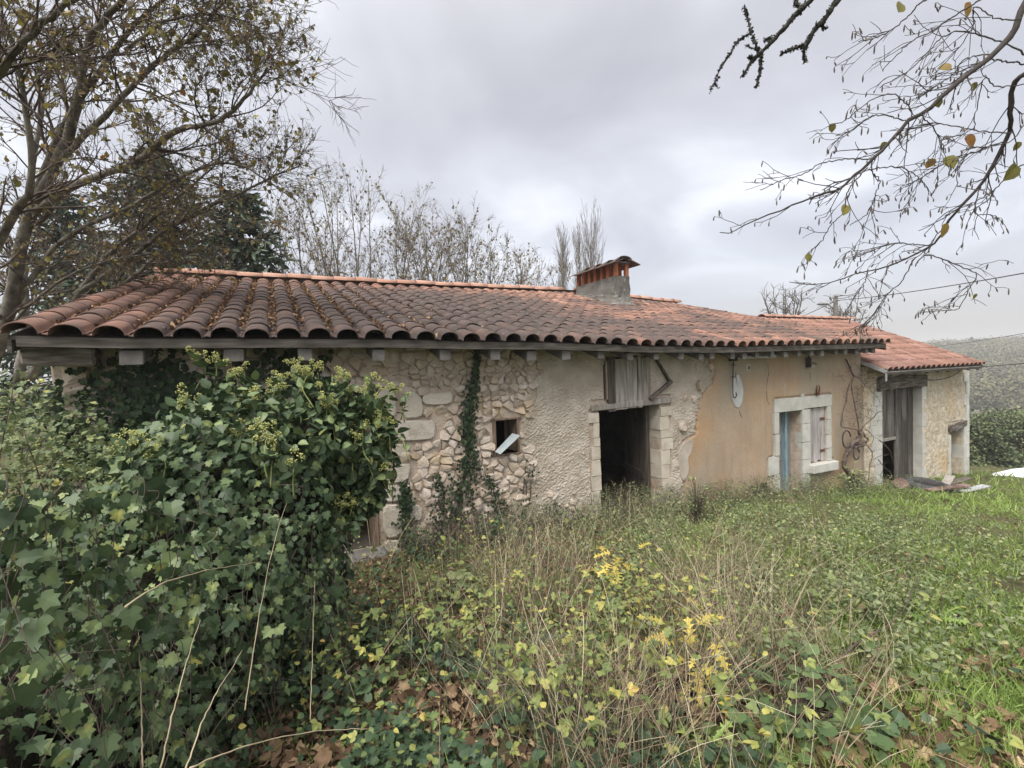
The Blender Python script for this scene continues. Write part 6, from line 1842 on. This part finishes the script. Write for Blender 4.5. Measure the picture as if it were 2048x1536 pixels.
# grass
def blades(name, label, P, ln, m_, tpow=1.2, lean=.45, wdt=(.7, 1.4)):
    n = len(P)
    pos = grounded(P, -.01)
    yd = np.c_[gg.normal(0, lean, (n, 2)), np.ones(n)]
    mb = MB()
    leaf_mb(mb, BLADE, pos, yd, np.c_[gg.normal(0, 1, (n, 2)), gg.normal(.3, .2, n)], gg.uniform(*ln, n), gg.random(n) ** tpow, gg, wdt)
    return tag(mb.build(name, m_), label, kind='stuff')
GA = [(1950, 1050, 1.8, 1.), (2000, 1180, 1.2, 1.), (1850, 1200, .9, 1.), (1780, 1060, 1.6, .8), (1850, 980, 2.0, 1.), (1560, 1500, .2, .9), (1880, 1500, .35, .6), (1980, 1290, .8, .9), (1450, 1080, 1.2, .3), (1780, 1280, .5, .9), (1650, 1060, 1.2, .45), (1550, 1150, .8, .4)]
P = pick(210000, 1.3, 22, GA, .10, cut=.2)
blades('grass', 'bright green grass on the right side of the yard', P, (.05, .16), M_grass, 1.0, .55)
P = field(26000, 6, 40, (-.2, 1.6)); P = P[clear(P) & (P[:, 0] > 9)]
blades('grass', 'rough grass on the slope beside and beyond the barn', P, (.09, .24), M_grass, .9, .7, (1.2, 2.2))
# dry stems and dead weeds
def stems(name, label, P, ln, r_, m_, lean=.35, tpow=1.0, forks=0):
    n = len(P); L_ = gg.uniform(*ln, n)
    b = grounded(P, -.02)
    d = np.c_[gg.normal(0, lean, (n, 2)), np.ones(n)]; d = unit(d)
    cv_ = np.c_[gg.normal(0, .22, (n, 2)), -np.abs(gg.normal(0, .12, n))]
    s = np.linspace(0, 1, 6)
    Q = b[:, None] + d[:, None] * (L_[:, None] * s)[..., None] + cv_[:, None] * (L_[:, None] * s ** 2)[..., None]
    Rr = gg.uniform(*r_, n)[:, None] * np.linspace(1, .45, 6)
    mb = MB(); tn = gg.random(n) ** tpow
    V, F = tubes(Q, Rr, 3); mb.add(V, F, np.repeat(tn, 18))
    if forks:
        Q2, R2_ = grow(gg, Q, Rr, forks, ln[0] * .15, ln[1] * .3, .3, .9, k=4, up=.05, wig=.15, t0=.4, rr=.7, rmin=.0005)
        V, F = tubes(Q2, R2_, 3); mb.add(V, F, np.repeat(np.repeat(tn, forks), 12))
    return tag(mb.build(name, m_), label, kind='stuff')
SA = [(1100, 1180, .6, .8), (1250, 1230, .6, .8), (1000, 1330, .45, .4), (1400, 1330, .4, .8), (1280, 1450, .3, .8), (1200, 1120, .6, .7), (1520, 1200, .5, .35), (1450, 1150, .5, .5), (700, 1200, .4, .25), (1100, 1480, .25, .4)]
P = pick(24000, 1.7, 6, SA, .004, sc_=3.5, cut=.55)
stems('dry_stems', 'straw coloured dry stems leaning every way in the middle of the yard', P, (.25, .75), (.0011, .0027), M_straw, .33, .65)
P = pick(6000, 1.3, 6, SA, .004, sc_=3.5)
stems('dead_weeds', 'brown branching dead weeds among the brambles', P, (.25, .6), (.001, .002), M_twig, .35, 1, 5)
P = pick(7000, 3.5, 7, [(900, 1080, .55, .9), (730, 1140, .3, .9), (960, 1060, .4, .9), (1050, 1100, .5, .7), (840, 1110, .4, .8), (1380, 1040, .5, .6), (1690, 985, .9, .5)], .0)
stems('dead_weeds', 'tangle of dry brown stems at the foot of the rubble wall', P, (.3, .75), (.001, .0022), M_twig, .4, 1, 5)
# taller weeds along the foot of the wall
def wallside(n, x0, x1, dep):
    x = gg.uniform(x0, x1, n); y = -.04 - dep * gg.random(n) ** 1.5
    P = np.c_[x, y, np.zeros(n)]
    return P[clear(P) & (gg.random(n) < patches(P, 4, .55))]
P = wallside(1300, 1.3, 8.2, 1.0)
stems('dry_stems', 'tall dry stalks standing along the foot of the house wall', P, (.2, .6), (.0010, .0020), M_straw, .28, .9)
P = wallside(2400, 1.3, 11.0, .9)
stems('dead_weeds', 'brown branching weeds along the foot of the house wall', P, (.15, .42), (.001, .0018), M_twig, .3, 1, 6)
P = wallside(20000, 2.6, 11.0, 1.1)
cover('wall_weeds', 'green weeds grown tall along the foot of the house wall', P, SLIM, (.02, .05), M_herb, .36, 1.2, 1.6, .9, yz=.3)
P = wallside(6500, 1.2, 3.4, .6)
cover('wall_weeds', 'dark ivy and bramble leaves heaped against the rubble wall', P, IVY, (.02, .042), M_cover, .30, 1.0, 1.5, .7)
# fallen leaves
FA = [(1650, 1500, .6, .9), (1850, 1450, .7, .8), (1500, 1440, .5, .8), (950, 1500, .5, .6), (600, 1520, .5, .7), (1350, 1520, .4, .6), (1750, 1380, .6, .6), (2000, 1400, .5, .8), (1150, 1400, .5, .4), (1050, 1350, .4, .3)]
P = pick(15000, 1.2, 6.5, FA, .035)
n = len(P)
pos = grounded(P, .012 + .05 * gg.random(n))
M_fallen = mat('fallen_leaf', [(0, (.045, .028, .018)), (.3, (.095, .058, .035)), (.6, (.18, .118, .068)), (.85, (.32, .235, .14)), (1, (.45, .36, .20))], 25, rough=.8, tint=.8)
half = gg.random(n) < .45
leaves(ground, DEAD, pos[half], gg.normal(size=(half.sum(), 3)) * [1, 1, .25], upv(half.sum(), .6), gg.uniform(.04, .10, half.sum()), gg.random(half.sum()), M_fallen, gg, 110, name='fallen_leaf', rest='leaf_litter', stuff_label='brown fallen leaves littering the ground')
pos = pos[~half]; n = len(pos)
leaves(ground, MAPLE, pos, gg.normal(size=(n, 3)) * [1, 1, .25], upv(n, .5), gg.uniform(.035, .10, n), gg.random(n) ** 1.2, M_fallen, gg, 170, name='fallen_leaf', rest='leaf_litter', stuff_label='brown fallen leaves littering the ground')

P = field(70000, 1.1, 7.5); P = P[clear(P)]
P = P[gg.random(len(P)) < (.25 + .75 * patches(P, 3, .8)) * np.clip(1.1 - dens(P, GA), .06, 1)]
cover('litter_crumbs', 'crumbled brown leaf litter and bits of stem between the plants', P, DEAD, (.014, .045), M_fallen, .03, 1.6, 1.0, .6)
# ---- plants one can pick out
def plant(name, label, cat, px, py, T, n, size, hgt_, rad, m_, parts, stemr=.003, yz=.1, tpow=1.0, group=None, nrm_up=.8):
    c = G(px, py)
    t = thing(name, label, cat, c, group)
    a = gg.uniform(0, 6.28, n); u = gg.random(n) ** .6; h = hgt_ * (.25 + .75 * gg.random(n)) * (1 - .35 * u)
    tip = c + np.c_[np.cos(a) * rad * u, np.sin(a) * rad * u, h]
    s = np.linspace(0, 1, 5)
    base = c + np.c_[gg.normal(0, .02, (n, 2)), np.zeros(n)]
    Q = base[:, None] + (tip - base)[:, None] * s[:, None] + np.array([0, 0, 1]) * (h[:, None] * .5 * s * (1 - s))[..., None]
    mb = MB(); V, F = tubes(Q, np.tile(np.linspace(stemr, stemr * .5, 5), (n, 1)), 4); mb.add(V, F, .5)
    mb.build('stem', M_twig if m_ is not M_thistle else M_straw, t, kind='stuff', smooth=True)
    out_ = np.c_[np.cos(a), np.sin(a), np.full(n, yz)]
    leaves(t, T, tip, out_ + gg.normal(0, .3, (n, 3)), np.array([0, 0, nrm_up]) + out_ * .3 + gg.normal(0, .3, (n, 3)), gg.uniform(*size, n), gg.random(n) ** tpow, m_, gg, parts)
    return t
plant('mallow_plant', 'lush clump of broad dark green lobed leaves in the leaf litter at the lower right', 'plant', 1600, 1440, ROUND, 95, (.05, .092), .30, .34, M_lush, 95)
plant('mallow_plant', 'few broad green leaves standing just above the lush clump', 'plant', 1745, 1335, ROUND, 9, (.06, .09), .14, .10, M_lush, 9)
plant('mallow_plant', 'cluster of dark scalloped leaves near the lower edge among dead leaves', 'plant', 1480, 1500, ROUND, 16, (.05, .08), .13, .15, M_lush, 16)
plant('thistle', 'tall yellowing jagged thistle in the middle of the brambles', 'plant', 1395, 1370, THISTLE, 22, (.11, .2), .46, .18, M_thistle, 22, .004, .2)
plant('thistle', 'yellow jagged weed arching near the wall left of the tall thistle', 'plant', 1240, 1165, THISTLE, 18, (.12, .2), .42, .3, M_thistle, 18, .003, .1)
plant('thistle', 'small yellow weed leaning between the two bigger thistles', 'plant', 1330, 1240, THISTLE, 9, (.08, .15), .32, .15, M_thistle, 9, .003, .1)
plant('dandelion', 'green rosette of long toothed leaves at the lower edge left of the lush clump', 'plant', 1395, 1520, THISTLE, 13, (.10, .16), .08, .07, M_grass, 13, .002, .7)
plant('dandelion', 'single upright tuft of toothed green leaves on the bright grass at the right', 'plant', 1865, 1250, THISTLE, 12, (.12, .2), .10, .08, M_grass, 12, .002, 1.0)
plant('dock_plant', 'group of big pale green oval leaves below the rubble wall', 'plant', 905, 1215, HAZEL, 24, (.07, .12), .30, .24, M_herb, 24, .003, .0, .6)
plant('dock_plant', 'broad pale leaves on a taller stem right of the oval leaved group', 'plant', 960, 1240, HAZEL, 8, (.07, .11), .34, .12, M_bramble, 8, .003, .0, 1.6)
plant('door_bush', 'small leafy green bush growing across the dark stable doorway', 'bush', 1250, 1012, OVATE, 260, (.03, .055), .42, .42, M_herb, 40, .003, .1, .9)
plant('weed', 'young light green weed in front of the vine trunk', 'plant', 1706, 990, SLIM, 90, (.07, .13), .62, .16, M_herb, 30, .004, .2, .7)
plant('weed', 'dark green ivy heap at the foot of the ochre wall beside the house door', 'plant', 1512, 990, IVY, 160, (.035, .06), .30, .22, M_ivyd, 20, .002, .0)
plant('tall_weed', 'feathery grey green weed standing before the ochre wall', 'plant', 1395, 1045, SLIM, 120, (.04, .08), .75, .14, M_herb, 10, .003, .6)
plant('yellow_shoot', 'bright yellow green shoot among dark leaves at the lower middle', 'plant', 805, 1370, ROUND, 14, (.035, .055), .28, .07, M_bramble, 14, .002, .0, 1.2)
# a branch lying across the herbs, a few stones
t = tag(MB().tube(smooth_line([G(1640, 1440) + [0, 0, .12], G(1700, 1370) + [0, 0, .2], G(1800, 1290) + [0, 0, .2], G(1850, 1200) + [0, 0, .3]], 26, .003, 4), np.linspace(.007, .0025, 26), 6).build('fallen_branch', M_twig, smooth=True), 'thin dark dead branch lying across the herbs at the right', 'branch')
for px, py, s, lb in ((1455, 1300, .06, 'pale stone lying half hidden in dead leaves under the thistle'), (1860, 1455, .042, 'yellowish stone in the leaf litter at the lower right')):
    c = G(px, py) + [0, 0, .03]
    th, ph = np.meshgrid(np.linspace(0, math.pi, 7), np.arange(9) * 2 * math.pi / 9, indexing='ij')
    d = np.stack([np.sin(th) * np.cos(ph), np.sin(th) * np.sin(ph), np.cos(th)], -1).reshape(-1, 3) * (1 + .12 * gg.random((63, 1)))
    i, j = np.meshgrid(np.arange(6), np.arange(9), indexing='ij'); i, j = i.ravel(), j.ravel(); j2 = (j + 1) % 9
    tag(MB().add(c + d * s * [1, .8, .6], np.stack([i * 9 + j, i * 9 + j2, (i + 1) * 9 + j2, (i + 1) * 9 + j], 1)).build('stone', M_stone, smooth=True), lb, 'stone')

# ================================================================= damp air between here and the far hill
hz_ = MB().box(-1400, 1400, -1400, 1400, -60, 30)
M_haze = bpy.data.materials.new('damp_air'); M_haze.use_nodes = True
t_ = M_haze.node_tree; t_.nodes.clear()
ho = N(t_, 'ShaderNodeOutputMaterial'); hv = N(t_, 'ShaderNodeVolumePrincipled')
hv.inputs['Color'].default_value = (.84, .86, .88, 1); hv.inputs['Density'].default_value = .0011
t_.links.new(hv.outputs[0], ho.inputs['Volume'])
hz_.build('haze', M_haze, kind='stuff')
